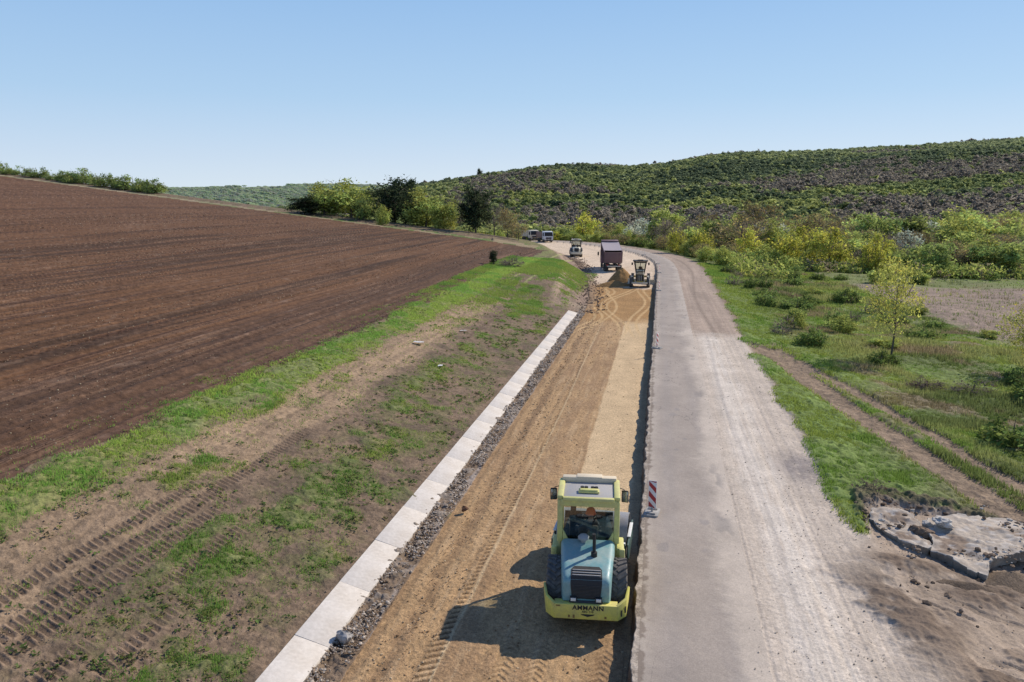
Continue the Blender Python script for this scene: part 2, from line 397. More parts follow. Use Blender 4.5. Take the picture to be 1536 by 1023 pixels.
# ------------------------------------------------------------------ THE GROUND: one fine sheet in polar rows, cut into named pieces
def build_ground():
    rr = [8.5]
    while rr[-1] < 2700:
        r = rr[-1]
        d = min(r*r/8767*.62, .012*r)
        if r < 15: d = max(d, .06)
        rr.append(r+d)
    rr = np.array(rr)
    aa = np.concatenate([np.linspace(-58, -36, 150, endpoint=False), np.linspace(-36, 36, 1420, endpoint=False), np.linspace(36, 58, 151)])
    aa = np.radians(aa)
    A, Rr = np.meshgrid(aa, rr)
    X = Rr*np.sin(A); Y = Rr*np.cos(A)
    s, t = st_of(X, Y)
    Z = terrain(X, Y, s, t)
    _, tS = st_straight(X, Y)
    q = field_q(X, Y); r = Rr
    laneL = np.interp(s, LANE_S, LANE_L); a = laneL-t
    lod = lambda q_: 1-ss(q_, 30, 60)
    C = np.zeros(X.shape+(3,), np.float32)
    # ---------- zones
    isfield = (tS < -19.3-(fbm(s*.4, s*0, 3, 21)-.5)*1.2) & (q < (fbm(X*.2, Y*.2, 2, 22)-.5)*1.5) & (t < 0)
    hillz = np.where(t > 0, r > 238, (q > 40) & (a > 10)) | (r > 420)
    zone = np.full(X.shape, 1)                                   # 1 bank
    zone[(t <= 0) & (a <= 0)] = 2                                # lane
    zone[(t > 0) & (t < 2.95)] = 3
    zone[(t >= 2.95) & (t < 7.2)] = 4
    zone[t >= 7.2] = 5
    zone[isfield] = 0
    zone[(t >= 7.2) & (yard_d(X, Y) > .1) & (Y < 30)] = 4
    zone[hillz] = 6
    FULL = dict(X=X, Y=Y, s=s, t=t, tS=tS, q=q, r=r, a=a)
    H = np.zeros(X.shape, np.float32)
    def sub(sel):
        return [FULL[k][sel] for k in ('X', 'Y', 's', 't', 'tS', 'q', 'r', 'a')]
    def basics(X, Y, s, t):
        return fbm(X*.8, Y*.8, 5, 1), fbm(X*4, Y*4, 3, 2), fbm(s*.12, t*2.2, 4, 3), fbm(s*.5, t*5.5, 3, 4), fbm(X*.12, Y*.12, 4, 6)
    # ---------- 0 ploughed field
    sel = zone == 0; X, Y, s, t, tS, q, r, a = sub(sel); SH = X.shape+(3,)
    n1, n2, streak, streak2, nb = basics(X, Y, s, t)
    rows = fbm(s*.012, tS*.9, 4, 31, .66); rows2 = fbm(s*.10, tS*3.6, 3, 32); rows3 = fbm(s*.02, tS*.33, 3, 33)
    c = np.broadcast_to(np.array((.130, .066, .034), np.float32), SH).copy()
    c = mixc(c, (.060, .034, .021), ss(rows, .50, .66)*.9)
    c = mixc(c, (.150, .088, .054), ss(rows2*.6+rows3*.4, .56, .76)*.65)
    c = mixc(c, (.088, .050, .032), band(-tS, 19, 26.5, 1.0)*.75)
    c = mixc(c, (.13, .075, .052), (1-ss(-tS, 19.4, 20.6))*.7)
    c = mixc(c, (.132, .068, .037), ss(-tS, 40, 120)*.6)
    lines = fbm(s*.012, tS*1.5, 3, 38, .7)
    c = mixc(c, (.060, .031, .021), band(lines, .465, .505, .012)*.85*ss(fbm(s*.05, tS*.4, 2, 42), .4, .6))
    c = mixc(c, (.21, .125, .078), band(lines, .56, .59, .012)*.75*ss(fbm(s*.06+4, tS*.4, 2, 43), .4, .6))
    c = mixc(c, (.20, .13, .09), ss(fbm(s*.8, tS*2.2, 2, 35), .72, .86)*.45)
    c = c*(.82+.36*nb)[..., None]
    h = .16*(rows-.5)+.10*(rows2-.5)+.05*(n2-.5)
    fur = np.sin(tS*2*math.pi/.85+(rows-.5)*7+fbm(s*.05, tS*.2, 2, 44)*6); fa_ = 1-ss(r, 60, 120)
    c = c*(1+.12*fur*fa_*(.4+rows3))[..., None]; h += .018*fur*fa_
    clod = fbm(X*3.2, Y*3.2, 3, 46); h += .06*(clod-.5)*fa_; c = c*(.88+.24*clod)[..., None]
    h += .07*np.abs(np.sin(tS*math.pi/1.9+rows3*6))*(.4+rows3)-.06
    # tyre cleats pressed in the soil (one long wheel track)
    tt = -tS-29.5-(s*.01)
    cl = band(tt, -.3, .3, .08)*(np.sin((s+np.abs(tt)*.4)*2*math.pi/.55) > .1)*ss(r, 20, 30)*(1-ss(r, 60, 75))
    c = c*(1-.45*cl)[..., None]; h -= .05*cl
    C[sel] = c; H[sel] = h
    # ---------- 1 grass bank
    sel = zone == 1; X, Y, s, t, tS, q, r, a = sub(sel); SH = X.shape+(3,)
    n1, n2, streak, streak2, nb = basics(X, Y, s, t)
    g = green_left(X, Y, s, t)
    c = np.broadcast_to(np.array((.188, .131, .088), np.float32), SH).copy()
    c = mixc(c, (.118, .085, .060), ss(n1, .48, .72)*.8)
    c = mixc(c, (.128, .120, .052), ss(fbm(X*1.5, Y*1.5, 4, 36), .45, .68)*.55*ss(-t, 8.3, 9.2)*(1-band(t, -18, -13, .6)))
    trk = band(t+(n1-.5)*.8, -17.2, -14.3, .5)*(.65+.35*ss(fbm(s*.04, t*3, 3, 50), .4, .6))*(1-ss(s, 68, 84))*(1-.5*(1-ss(s, 22, 28)))
    c = mixc(c, (.33, .23, .145), trk*.92); c = c*(1-.3*trk*band(t+(n1-.5)*.3, -15.75, -15.5, .1)*ss(streak, .4, .55))[..., None]
    c = mixc(c, (.13, .088, .062), band(t+(streak-.5)*1.6, -13.5, -12.95, .15)*ss(fbm(s*.15, t*.2, 2, 37), .42, .55)*ss(s, 27, 32)*.8)
    gc = np.where(nb[..., None] > .5, np.array((.115, .170, .040), np.float32), np.array((.150, .180, .045), np.float32))
    gc = gc*(.65+.7*n2)[..., None]*(1+.35*band(t, -19.6, -17, .4))[..., None]
    c = c+(gc-c)*(g*.50*ss(n2+.3, .4, .75))[..., None]
    fn = fbm(X*11, Y*11, 2, 47); h = .14*(n1-.5)+.07*(n2-.5)+.10*g*n2+.035*(fn-.5)*lod(r); c = c*(.8+.4*fn)[..., None]
    h -= .05*trk
    for t0, w, s1, ph in ((-14.15, .25, 33, 0), (-12.35, .25, 28, .4), (-15.0, .22, 26, .2), (-13.45, .22, 25, .1), (-11.5, .2, 19, .3)):
        tt = t-t0-(.10*np.sin(s*.2+ph*9))+(n1-.5)*.12
        cl = band(tt, -w, w, .06)*(1-ss(s, s1-4, s1))*ss(fbm(s*.25, t*.5, 2, int(40+ph*10)), .22, .40)
        saw = ((s+tt*.30+ph+(n1-.5)*.10)/.235) % 1.0
        h = h*(1-.4*cl)+cl*(.058*np.where(saw < .6, 1-np.abs(saw/.3-1), 0)-.03)
        c = mixc(c, (.215, .148, .102), cl*.6)
        c = c*(1-.42*cl*(saw > .60))[..., None]
    k = ss(s, 76, 86)
    cut = k*band(a, -.2, 3.6, .5)
    c = mixc(c, (.255, .18, .135), cut); c = c*(1-.35*cut*ss(n2, .5, .62))[..., None]
    c = mixc(c, (.42, .33, .24), cut*band(s+a*1.2, 76, 84, 1.8)*.6)
    c = mixc(c, (.36, .26, .18), k*band(a, 2.9, 3.7, .2)*.7)
    rub = (1-k)*band(a+(n1-.5)*.5, .12, .98, .15)
    c = mixc(c, (.185, .133, .092), rub*.9); c = mixc(c, (.29, .245, .205), rub*ss(n2, .52, .7)*.6); c = mixc(c, (.30, .26, .235), (1-k)*band(a+(streak-.5)*.35, .0, .22, .06)*ss(streak2, .48, .6)*.55)
    h = np.where(a < 1.0, h+rub*.16*(n2-.35), h)
    pt = k*np.maximum(band(t, -16.2, -15.85, .1), band(t, -14.2, -13.85, .1))
    c = mixc(c, (.34, .33, .13), pt*.6)
    edgeg = band(q, -1.5, 7, .8)*(tS < -21)
    dry = fbm(X*.3, Y*.3, 3, 39)
    c = np.where((edgeg > .01)[..., None], mixc(np.where((dry > .5)[..., None], np.array((.26, .20, .12), np.float32), np.array((.10, .15, .04), np.float32)), (.29, .23, .15), ss(-tS, 70, 110)*.7), c)
    C[sel] = c; H[sel] = h
    # ---------- 2 lane being built
    sel = zone == 2; X, Y, s, t, tS, q, r, a = sub(sel); SH = X.shape+(3,)
    n1, n2, streak, streak2, nb = basics(X, Y, s, t)
    ragL = (fbm(s*1.3, s*0+9, 4, 23)-.5)*.12
    c = np.broadcast_to(np.array((.390, .248, .128), np.float32), SH).copy()
    c = mixc(c, (.285, .178, .098), ss(streak*.6+n1*.45, .46, .68)*.75)
    c = mixc(c, (.47, .325, .19), ss(streak2, .55, .8)*.45)
    dk = np.maximum(band(t+(n1-.5)*.5, -6.2, -5.8, .14), .8*band(t+(n1-.5)*.3, -6.9, -6.55, .08))
    dk = np.maximum(dk, .55*band(t+(n1-.5)*.4, -5.25, -5.1, .12))
    c = mixc(c, (.235, .145, .078), dk*.75*ss(n2+.3, .5, .8))
    c = mixc(c, (.545, .40, .235), band(t+(n1-.5)*.06+.05*np.sin(s*.12), -4.74, -4.66, .035)*.7*(1-ss(s, 66, 76)))
    fn = fbm(X*12, Y*12, 2, 48); h = .05*(streak-.5)+.035*(n2-.5)+.03*(n1-.5)-.03*dk+.022*(fn-.5)*lod(r)*(t < -2.7); c = c*(.86+.28*fn)[..., None]
    # lug track left by the tyres
    tt = t+4.86+.12*np.sin(s*.12)
    lw = .09+.11*(1-ss(s, 17.5, 20))
    cl = ss(tt, -lw-.03, -lw+.03)*(1-ss(tt, lw-.03, lw+.03))*(1-ss(s, 52, 60))*ss(s, 15, 16)
    saw = ((s-tt*.55)/.27) % 1.0
    h = h*(1-.6*cl)+cl*(.035*np.where(saw < .5, 1, 0)-.025)
    c = c*(1+cl*np.where(saw < .5, .12, -.42))[..., None]
    for t0 in (-3.15, -2.35, -.85):
        tt = t-t0-.1*np.sin(s*.7)
        cl = band(tt, -.22, .22, .04)*(1-ss(s, 17.9, 18.7))
        saw = ((s+np.abs(tt)*.9)/.24) % 1.0
        h = h*(1-.5*cl)+cl*(.020*np.where(saw < .5, 1, 0)-.012); c = c*(1+cl*np.where(saw < .5, .05, -.16))[..., None]
    edge = -2.72+(fbm(s*.5, s*0+2, 3, 52)-.5)*.16
    sm = ss(t, edge-.05, edge+.08)*ss(s+(n1-.5)*4+t*2.3, 17, 19)*(1-ss(s+(n1-.5)*6-t*.6, 74.5, 76))
    cs = np.broadcast_to(np.array((.56, .405, .238), np.float32), SH)*(.90+.2*fbm(s*.2, t*1.2, 3, 53))[..., None]
    c = c+(cs-c)*(sm*.92)[..., None]; h = h*(1-.85*sm)
    # freshly spread fill and its curling wheel tracks
    fr = ss(s+(n1-.5)*5, 70, 77)*(1-ss(s+(n1-.5)*5+(t+4)*.5, 100, 103))
    cf = np.broadcast_to(np.array((.335, .19, .075), np.float32), SH)*(.75+.5*n1)[..., None]
    c = c+(cf-c)*(fr*.9)[..., None]
    for (b0, b1, b2, f0) in ((-6.6, .9, .30, 0), (-5.9, .9, .30, 0), (-1.8, -.6, .22, 1), (-1.1, -.6, .22, 1), (-4.4, 1.4, .18, 2), (-3.8, 1.4, .18, 2), (-5.2, -1.2, .15, 3)):
        cen = b0+b1*np.sin((s-70)*b2+f0)
        tk = band(t, -9, -.3, .2)*(1-ss(np.abs(t-cen), .06, .2))*band(s, 66, 101, 4)
        c = mixc(c, (.56, .38, .19), tk*.62)
    far = ss(s+(n1-.5)*5+(t+4)*.5, 101, 104)
    cf = np.broadcast_to(np.array((.60, .47, .345), np.float32), SH)*(.86+.28*fbm(s*.12, t*.7, 4, 54))[..., None]
    c = c+(cf-c)*(far*.95)[..., None]
    dd = -a                                                      # distance right of the lane's left edge
    c = mixc(c, (.245, .165, .105), (1-ss(dd+(n1-.5)*1.4, .3, 1.5))*ss(s, 74, 84)*.85)
    h = h+.22*n2*(1-ss(dd, .2, 1.3))*ss(s, 74, 84)
    # cut wall under the asphalt
    tw = t+((fbm(s*1.7, s*0+9, 4, 23)-.5)*.20)
    c = mixc(c, (.24, .155, .085), ss(t+(n1-.5)*.2, -.75, -.45)*.6*(1-ss(s, 110, 130)))  # lane colour darkened beside the wall to deepen the shadow cast there
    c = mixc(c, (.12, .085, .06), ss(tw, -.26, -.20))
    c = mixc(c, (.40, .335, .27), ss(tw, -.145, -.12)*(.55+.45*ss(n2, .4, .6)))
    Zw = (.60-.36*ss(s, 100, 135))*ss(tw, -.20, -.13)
    h = np.where(t > -.36, h*.3, h)
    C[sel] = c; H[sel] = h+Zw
    # ---------- 3 asphalt
    sel = zone == 3; X, Y, s, t, tS, q, r, a = sub(sel); SH = X.shape+(3,)
    n1, n2, streak, streak2, nb = basics(X, Y, s, t)
    ragL = (fbm(s*1.3, s*0+9, 4, 23)-.5)*.12
    c = np.broadcast_to(np.array((.338, .282, .236), np.float32), SH).copy()
    wp = .5*band(t, .55, 1.05, .2)+.5*band(t, 1.9, 2.4, .2)
    c = mixc(c, (.290, .252, .226), wp*.7*ss(streak+.2, .5, .8))
    c = c*(.95+.10*fbm(s*.08, t*3, 4, 55))[..., None]
    dust = (1-ss(t+(n1-.5)*.5, .05, .50))*(.6+.4*ss(n2, .4, .6)); crumb = (1-ss(t+(n2-.5)*.35, .06, .14))
    c = mixc(c, (.42, .355, .29), dust*.7); c = mixc(c, (.17, .13, .10), crumb*.7)
    d2 = ss(t+(fbm(s*.25, t*.6, 4, 56)-.5)*1.3+(n2-.5)*.5, 1.85, 2.75)*(1-.45*ss(s, 62, 70))
    c = mixc(c, (.485, .408, .335), d2*.97)
    cr_ = fbm(s*.35, t*.8, 4, 63); c = mixc(c, (.16, .14, .125), band(cr_, .497, .503, .0015)*ss(fbm(s*.1, t*.2, 2, 64), .42, .55)*.7)
    pot = ss(fbm(s*.55, t*1.1, 3, 57), .64, .74)*band(t, 2.2, 3.1, .25)
    pot = pot*(1-ss(t, 2.55, 2.85)); c = mixc(c, (.25, .22, .20), pot*.55)
    c = mixc(c, (.22, .20, .195), ss(fbm(s*.9+3, t*1.6, 3, 58), .76, .82)*.4)
    h = .012*(n2-.5)-.02*pot+ragL*0
    C[sel] = c; H[sel] = h
    # ---------- 4 shoulder (and 5 yard share)
    sel = (zone == 4) | (zone == 5); X, Y, s, t, tS, q, r, a = sub(sel); SH = X.shape+(3,)
    n1, n2, streak, streak2, nb = basics(X, Y, s, t)
    yd = yard_d(X, Y)
    c = np.broadcast_to(np.array((.485, .405, .33), np.float32), SH).copy()
    c = mixc(c, (.44, .365, .295), ss(streak*.5+n1*.5, .45, .66)*.7)
    wh = band(t+(n1-.5)*.8, 3.55, 4.9, .5)
    c = mixc(c, (.61, .535, .455), wh*.75*ss(streak2+.25, .4, .75))
    c = mixc(c, (.44, .385, .335), band(t+.15*np.sin(s*.18), 3.78, 3.98, .1)*.7)
    c = mixc(c, (.52, .435, .35), band(t, 4.3, 6.0, .5)*ss(streak, .5, .7)*.6)
    stain = np.exp(-(((s-32)/1.9)**2+((t-6.05)/.9)**2)*1.2)*1.5
    c = mixc(c, (.235, .20, .185), np.clip(stain, 0, 1)*ss(n2+.35, .4, .8)*.85)
    b = ss(s+(n1-.5)*4, 62, 66)
    cb = np.broadcast_to(np.array((.315, .235, .18), np.float32), SH)*(.7+.6*fbm(s*.1, t*1.5, 4, 59))[..., None]
    c = c+(cb-c)*(b*.9)[..., None]
    c = mixc(c, (.20, .15, .115), b*band(t+.4*np.sin(s*.09), 4.4, 4.75, .15)*.6)
    yardm = ss(yd, 0, .4)*ss(t, 6.3, 7.5)
    cy = np.broadcast_to(np.array((.345, .265, .198), np.float32), SH)*(.78+.44*n1)[..., None]
    c = c+(cy-c)*yardm[..., None]
    # arcs of tracks in the yard
    arc = np.hypot(X-22, Y-34.0)
    cl = (np.sin(arc*2*math.pi/.62+n1*4) > .35)*ss(fbm(X*.6, Y*.6, 3, 91), .42, .6)*yardm*(1-ss(Y, 19.5, 20.6))
    c = c*(1-.28*cl)[..., None]
    fs = fbm(s*.05, t*7, 4, 60); c = c*(.90+.20*fs)[..., None]; spk = vnoise(X*9, Y*9, 62); c = mixc(c, (.25, .20, .165), ss(spk, .88, .95)*.5)
    fn = fbm(X*12, Y*12, 2, 49); c = c*(.86+.28*fn)[..., None]
    h = .018*(fn-.5)*lod(r)+.02*(streak-.5)+.012*(n2-.5)+.035*(fs-.5)+.05*(n1-.5)*ss(t, 4.6, 6)+.04*(n2-.5)*ss(t, 5.5, 7)-.05*cl
    mud = np.exp(-((np.hypot((X-13.6)*.55, (Y-20.4-(X-12)*.06)*1.25))**2)*.9)
    mud = np.maximum(mud, np.exp(-((np.hypot((X-17.2)*.42, (Y-21.3)*.9))**2)*.6))
    mud = np.maximum(mud, np.exp(-((np.hypot((X-12.0)*.75, (Y-21.9+(X-12)*.25)*1.6))**2)*.8))
    mud = np.maximum(mud, .8*np.exp(-((np.hypot((X-10.2)*.9, (Y-19.2)*.5))**2)*.5)*ss(n1, .4, .6))
    mud = np.maximum(mud, .8*np.exp(-((np.hypot((X-11.4)*.9, (Y-15.8)*.5))**2)*.5)*ss(n1, .45, .6))
    mk = np.clip(mud*1.4, 0, 1)*ss(n1+n2*.5, .45, .8)
    c = mixc(c, (.145, .103, .074), mk*.92)
    h = h+mud*.30*fbm(X*2.2, Y*2.2, 4, 93)
    rim = band(yd, -1.0, .25, .3)*ss(X, 11.3, 12.2)*(1-ss(X, 17.4, 18.5))
    gr, tr = green_right(X, Y, s, t)
    base5 = np.broadcast_to(np.array((.205, .145, .10), np.float32), SH)*(.7+.6*n1)[..., None]
    t7 = ss(t, 6.6, 7.3)*(1-ss(yd, -.3, .2))
    c = c+(base5-c)*t7[..., None]
    c = mixc(c, (.25, .18, .122), tr*t7*.85); c = mixc(c, (.15, .11, .08), tr*t7*ss(n2, .5, .65)*.6)
    h = h-tr*t7*.12+t7*(.16*(n1-.5)+.08*n2)
    gcol = np.array((.135, .195, .045), np.float32)
    far_g = ss(r, 45, 80)
    lum = fbm(X*.09, Y*.09, 4, 95)
    gc = np.broadcast_to(gcol, SH)*(.6+.8*n2*(1-far_g)+.4*far_g)[..., None]
    gc = mixc(gc, (.20, .205, .080), ss(fbm(X*.22, Y*.22, 4, 96), .46, .64)*.7*ss(t, 9, 16))
    gc = mixc(gc, (.095, .128, .044), ss(fbm(X*.16+7, Y*.16, 4, 97), .52, .68)*.75*ss(t, 8, 14))
    gc = mixc(gc, (.23, .17, .115), ss(fbm(X*.3+3, Y*.3, 4, 98), .54, .68)*.8*ss(t, 9, 14))
    gc = mixc(gc, (.17, .19, .07), ss(r, 70, 120)*.6)
    c = c+(gc-c)*(gr*.9)[..., None]
    h = h+gr*.12*n2
    c = mixc(c, (.125, .095, .066), rim*.8*ss(n2+.2, .4, .7)); h = h+rim*(.16+.28*(n1-.5)+.22*(n2-.4))
    bf = ss(X-np.interp(Y, [50, 63, 80, 103, 118], [40, 40.5, 42.5, 46, 49])+(n1-.5)*5, -1, 2)*band(Y+X*.2, 72, 125-.0*X, 2.0)
    cb = np.broadcast_to(np.array((.25, .182, .145), np.float32), SH)*(.72+.56*fbm(X*.25, Y*.6, 4, 99))[..., None]
    c = c+(cb-c)*(bf*.95)[..., None]
    C[sel] = c; H[sel] = h
    # ---------- 6 hills
    sel = zone == 6; X, Y, s, t, tS, q, r, a = sub(sel); SH = X.shape+(3,)
    hn = fbm(X/60, Y/60, 4, 101)
    c = np.broadcast_to(np.array((.150, .165, .075), np.float32), SH).copy()
    c = mixc(c, (.20, .225, .09), ss(hn, .5, .65)); c = mixc(c, (.19, .16, .135), ss(fbm(X/90+5, Y/90, 3, 102), .52, .66))
    fa = ss(r, 750, 1300)[..., None]  # far ground turns paler, distance haze painted into its colour
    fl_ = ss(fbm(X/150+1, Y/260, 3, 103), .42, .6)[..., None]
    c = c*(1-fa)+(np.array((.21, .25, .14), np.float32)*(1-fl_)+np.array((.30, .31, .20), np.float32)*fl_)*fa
    C[sel] = c; H[sel] = (hn-.5)*1.0
    X, Y, s, t, r = (FULL[k] for k in ('X', 'Y', 's', 't', 'r'))
    fade = np.where(zone == 6, 1, np.where(zone == 0, 1-.5*ss(r, 90, 200), 1-.7*ss(r, 60, 160)))
    wallm = (zone == 2) & (t > -.36)
    Z = Z+np.where(wallm, H, H*fade)
    # ---------- cut the sheet
    P = np.stack([X, Y, Z], -1).reshape(-1, 3); Cf = C.reshape(-1, 3)
    nr, na = X.shape
    idx = np.arange(nr*na).reshape(nr, na)
    F = np.stack([idx[:-1, :-1], idx[:-1, 1:], idx[1:, 1:], idx[1:, :-1]], -1).reshape(-1, 4)
    zf = zone[:-1, :-1].reshape(-1)
    for k, (nm, mat) in enumerate((('ploughed_field', M_FIELD), ('grass_bank', M_BANK), ('roadbed', M_LANE), ('asphalt_road', M_ASPH), ('gravel_shoulder', M_SHOUL), ('meadow', M_MEAD), ('hills', M_HILL))):
        f = F[zf == k]
        used = np.unique(f); remap = np.zeros(len(P), np.int32); remap[used] = np.arange(len(used))
        o = mesh_np(nm, P[used], remap[f], mat, Cf[used], smooth=True, domain='POINT')
        tag(o, None, None, kind='structure')
build_ground()
# a plain sheet underneath and behind, out to the horizon
def build_apron():
    n = 72; rings = [9.2, 40, 200, 900, 6000]; V = []; F = []
    for k, r in enumerate(rings):
        for i in range(n+1):
            a = R(57)+(2*math.pi-R(114))*i/n
            V.append((r*math.sin(a), r*math.cos(a), -1.5 if k else 0))
    for k in range(len(rings)-1):
        for i in range(n):
            a = k*(n+1)+i; F.append((a, a+1, a+n+2, a+n+1))
    V = np.array(V); F = np.array(F)
    tag(mesh_np('ground', V, F, M_MEAD, np.tile(np.array((.16, .15, .07)), (len(V), 1)), domain='POINT'), None, None, kind='structure')
build_apron()
# ------------------------------------------------------------------ VEGETATION
KIND = {   # leaf colour, leaf size, leaves per clump, clumps, twiggy
    'yellow': ((.50, .49, .09), .34, 44, 40, .18), 'green': ((.30, .36, .11), .38, 58, 50, .08),
    'dark': ((.050, .068, .036), .40, 70, 56, .04), 'light': ((.46, .50, .14), .38, 62, 54, .06),
    'white': ((.58, .60, .46), .28, 36, 34, .25), 'bare': ((.155, .125, .105), .30, 26, 36, 1.0),
    'bud': ((.33, .27, .11), .32, 40, 38, .45), 'shrub': ((.17, .23, .065), .21, 56, 26, .1),
    'grayshrub': ((.13, .105, .085), .24, 26, 20, .8), 'hedge': ((.27, .34, .105), .17, 44, 24, .2), 'poplar': ((.54, .53, .13), .125, 46, 70, .15)}
def rand_tris(n, size, rng, aspect=1.0, updir=None):
    d = rng.normal(size=(n, 3)); d /= np.linalg.norm(d, axis=1)[:, None]
    e = rng.normal(size=(n, 3)); e -= (e*d).sum(1)[:, None]*d; e /= np.linalg.norm(e, axis=1)[:, None]
    sz = size*(.6+.8*rng.random(n))[:, None]
    if updir is not None:
        d = d*.55+np.array(updir); d /= np.linalg.norm(d, axis=1)[:, None]
        e = np.cross(d, rng.normal(size=(n, 3))); e /= np.linalg.norm(e, axis=1)[:, None]
    return np.stack([-d*sz*.5-e*sz*.42*aspect, d*sz*.75, -d*sz*.5+e*sz*.42*aspect], 1)
def tree_proto(kind, seed, h=7.0, rad=2.7, low=.22, shape='round'):
    """trunk mesh data and crown mesh data of one tree"""
    rng = np.random.default_rng(seed)
    col, ls, per, ncl, twig = KIND[kind]
    mb = MB()
    lean = rng.normal(size=2)*.04*h
    top = np.array([lean[0], lean[1], h*.86])
    base = np.array([0, 0, -.3])
    path = [base+(top-base)*k+np.array([math.sin(k*5+seed)*.05*h*k*(1-k), math.cos(k*4+seed)*.05*h*k*(1-k), 0]) for k in np.linspace(0, 1, 7)]
    r0 = (.021 if kind != 'poplar' else .0125)*h
    mb.tube(path, [r0*(1-.86*k)+.008 for k in np.linspace(0, 1, 7)], 7)
    tips = []
    nl = 11 if shape != 'bush' else 9
    for i in range(nl):
        k = low+.08+(.80-low)*i/nl if shape != 'bush' else .02+.3*i/nl
        p0 = base+(top-base)*k; az = i*2.4+rng.random()*.8
        zc = k; rr_ = rad*(.55+.45*rng.random())*math.sin(math.pi*min(1, .25+.75*(zc)))**.6
        up = h*(.16+.16*rng.random())
        p2 = p0+np.array([math.cos(az)*rr_, math.sin(az)*rr_, up]); p1 = p0+(p2-p0)*.5+np.array([0, 0, -.04*h])
        mb.tube([p0, p1, p2], [r0*.45*(1-k*.5), r0*.28*(1-k*.5), .012], 5); tips.append(p2)
        for j in range(2):
            q = p1+np.array([math.cos(az+(-1)**j*.9)*rr_*.5, math.sin(az+(-1)**j*.9)*rr_*.5, up*.7])
            mb.tube([p1, q], [r0*.2, .01], 4); tips.append(q)
    T = []; CC = []
    zc0 = h*(low+(1-low)*.5); hz = h*(1-low)*.52
    nsub = 7
    subs = []
    for q in range(nsub):
        az = q*2.4+rng.random(); el = -.75+1.6*q/(nsub-1)+rng.normal()*.1
        ro = (.42+.30*rng.random())*math.sqrt(max(.08, 1-min(1, abs(el))**2))
        subs.append(np.array([math.cos(az)*ro*rad*1.15, math.sin(az)*ro*rad*1.15, zc0+el*hz*.78]))
    for c in range(ncl):
        if shape == 'round' and kind != 'poplar' and rng.random() < .8:
            v = rng.normal(size=3); v /= np.linalg.norm(v); cen = subs[rng.integers(0, nsub)]+v*np.array([rad, rad, hz])*(.18+.22*rng.random())
        elif c < len(tips) and rng.random() < .7: cen = tips[c]+rng.normal(size=3)*.12*rad
        else:
            while True:
                v = rng.uniform(-1, 1, 3)
                if .25 < np.linalg.norm(v) < 1: break
            f = 1.0
            if shape == 'cone': f = max(.2, .95-.65*(v[2]*.5+.5))
            if shape == 'flat': f = 1.15 if v[2] > 0 else .8
            cen = np.array([v[0]*rad*f, v[1]*rad*f, zc0+v[2]*hz])
        cr = rad*(.17+.2*rng.random())
        n = int(per*(.6+.8*rng.random()))
        tw = int(n*twig); lf = n-tw if twig < 1 else 0
        lum = .72+.56*rng.random()
        hue = rng.normal()*.07
        off = rng.normal(size=(lf, 3))*cr*.62
        t = rand_tris(lf, ls, rng)+(cen+off)[:, None, :]
        T.append(t); cl = np.array(col)*lum*np.array([1+hue, 1, 1-hue*.5]); CC.append(cl*(.75+.5*rng.random((lf, 1))))
        nt_ = tw if twig < 1 else n
        outv = cen-np.array([0, 0, h*.2]); outv = outv/np.linalg.norm(outv)
        off = rng.normal(size=(nt_, 3))*cr*.7
        t = rand_tris(nt_, ls*2.8, rng, .07, outv)+(cen+off)[:, None, :]
        T.append(t); CC.append(np.array((.20, .165, .14))*lum*(.7+.6*rng.random((nt_, 1))))
    T = np.concatenate(T); CC = np.concatenate(CC)
    T[..., 2] = np.maximum(T[..., 2], .05)
    return mb, T, CC
class Proto:
    def __init__(self, name, kind, seed, h, rad, low=.22, shape='round'):
        self.name, self.h, self.rad = name, h, rad
        mb, T, CC = tree_proto(kind, seed, h, rad, low, shape)
        tr = mb.build('trunk' if shape != 'bush' else 'stem', M_BARK)
        cr = tri_mesh('crown' if shape != 'bush' else 'foliage', T, CC, M_LEAF)
        self.tn, self.cn, self.tm, self.cm = tr.name, cr.name, tr.data, cr.data
        self.tname = 'trunk' if shape != 'bush' else 'stem'; self.cname = 'crown' if shape != 'bush' else 'foliage'
        bpy.data.objects.remove(tr); bpy.data.objects.remove(cr)
    def put(self, x, y, h, w, label, cat, group, rz=None, z=None):
        o = thing(self.name, label, cat, (x, y, zat(x, y) if z is None else z), rnd.random()*6.28 if rz is None else rz, group)
        o.scale = (w/(2*self.rad), w/(2*self.rad), h/self.h)
        link(bpy.data.objects.new(self.tname, self.tm), o); link(bpy.data.objects.new(self.cname, self.cm), o)
        return o
PR = {}
for k, nm, h, rad, low, shp in (('yellow', 'willow_tree', 6, 3.0, .04, 'round'), ('green', 'broadleaf_tree', 8, 3.2, .06, 'round'), ('dark', 'evergreen_tree', 10, 3.6, .05, 'cone'),
                                ('light', 'broadleaf_tree', 8, 3.4, .03, 'round'), ('white', 'blossom_tree', 5, 2.4, .12, 'round'), ('bare', 'bare_tree', 8, 3.0, .15, 'round'),
                                ('bud', 'budding_tree', 8, 3.2, .14, 'flat'), ('shrub', 'shrub', 2.2, 1.5, .04, 'bush'), ('hedge', 'shrub', 2.2, 1.3, .02, 'bush'), ('grayshrub', 'dry_shrub', 2.0, 1.5, .04, 'bush')):
    PR[k] = [Proto(nm, k, 100+i*7+len(k)*3, h, rad, low, shp) for i in range(3)]
PR['poplar'] = [Proto('poplar_tree', 'poplar', 801+i, 6.6, 2.1, .30, 'round') for i in range(2)]
def put(kind, x, y, h, w, label, cat, group=None, i=None):
    return PR[kind][rnd.randrange(len(PR[kind])) if i is None else i].put(x, y, h, w, label, cat, group)
def on_ray(u, d): return (u-768)/1195*d, d

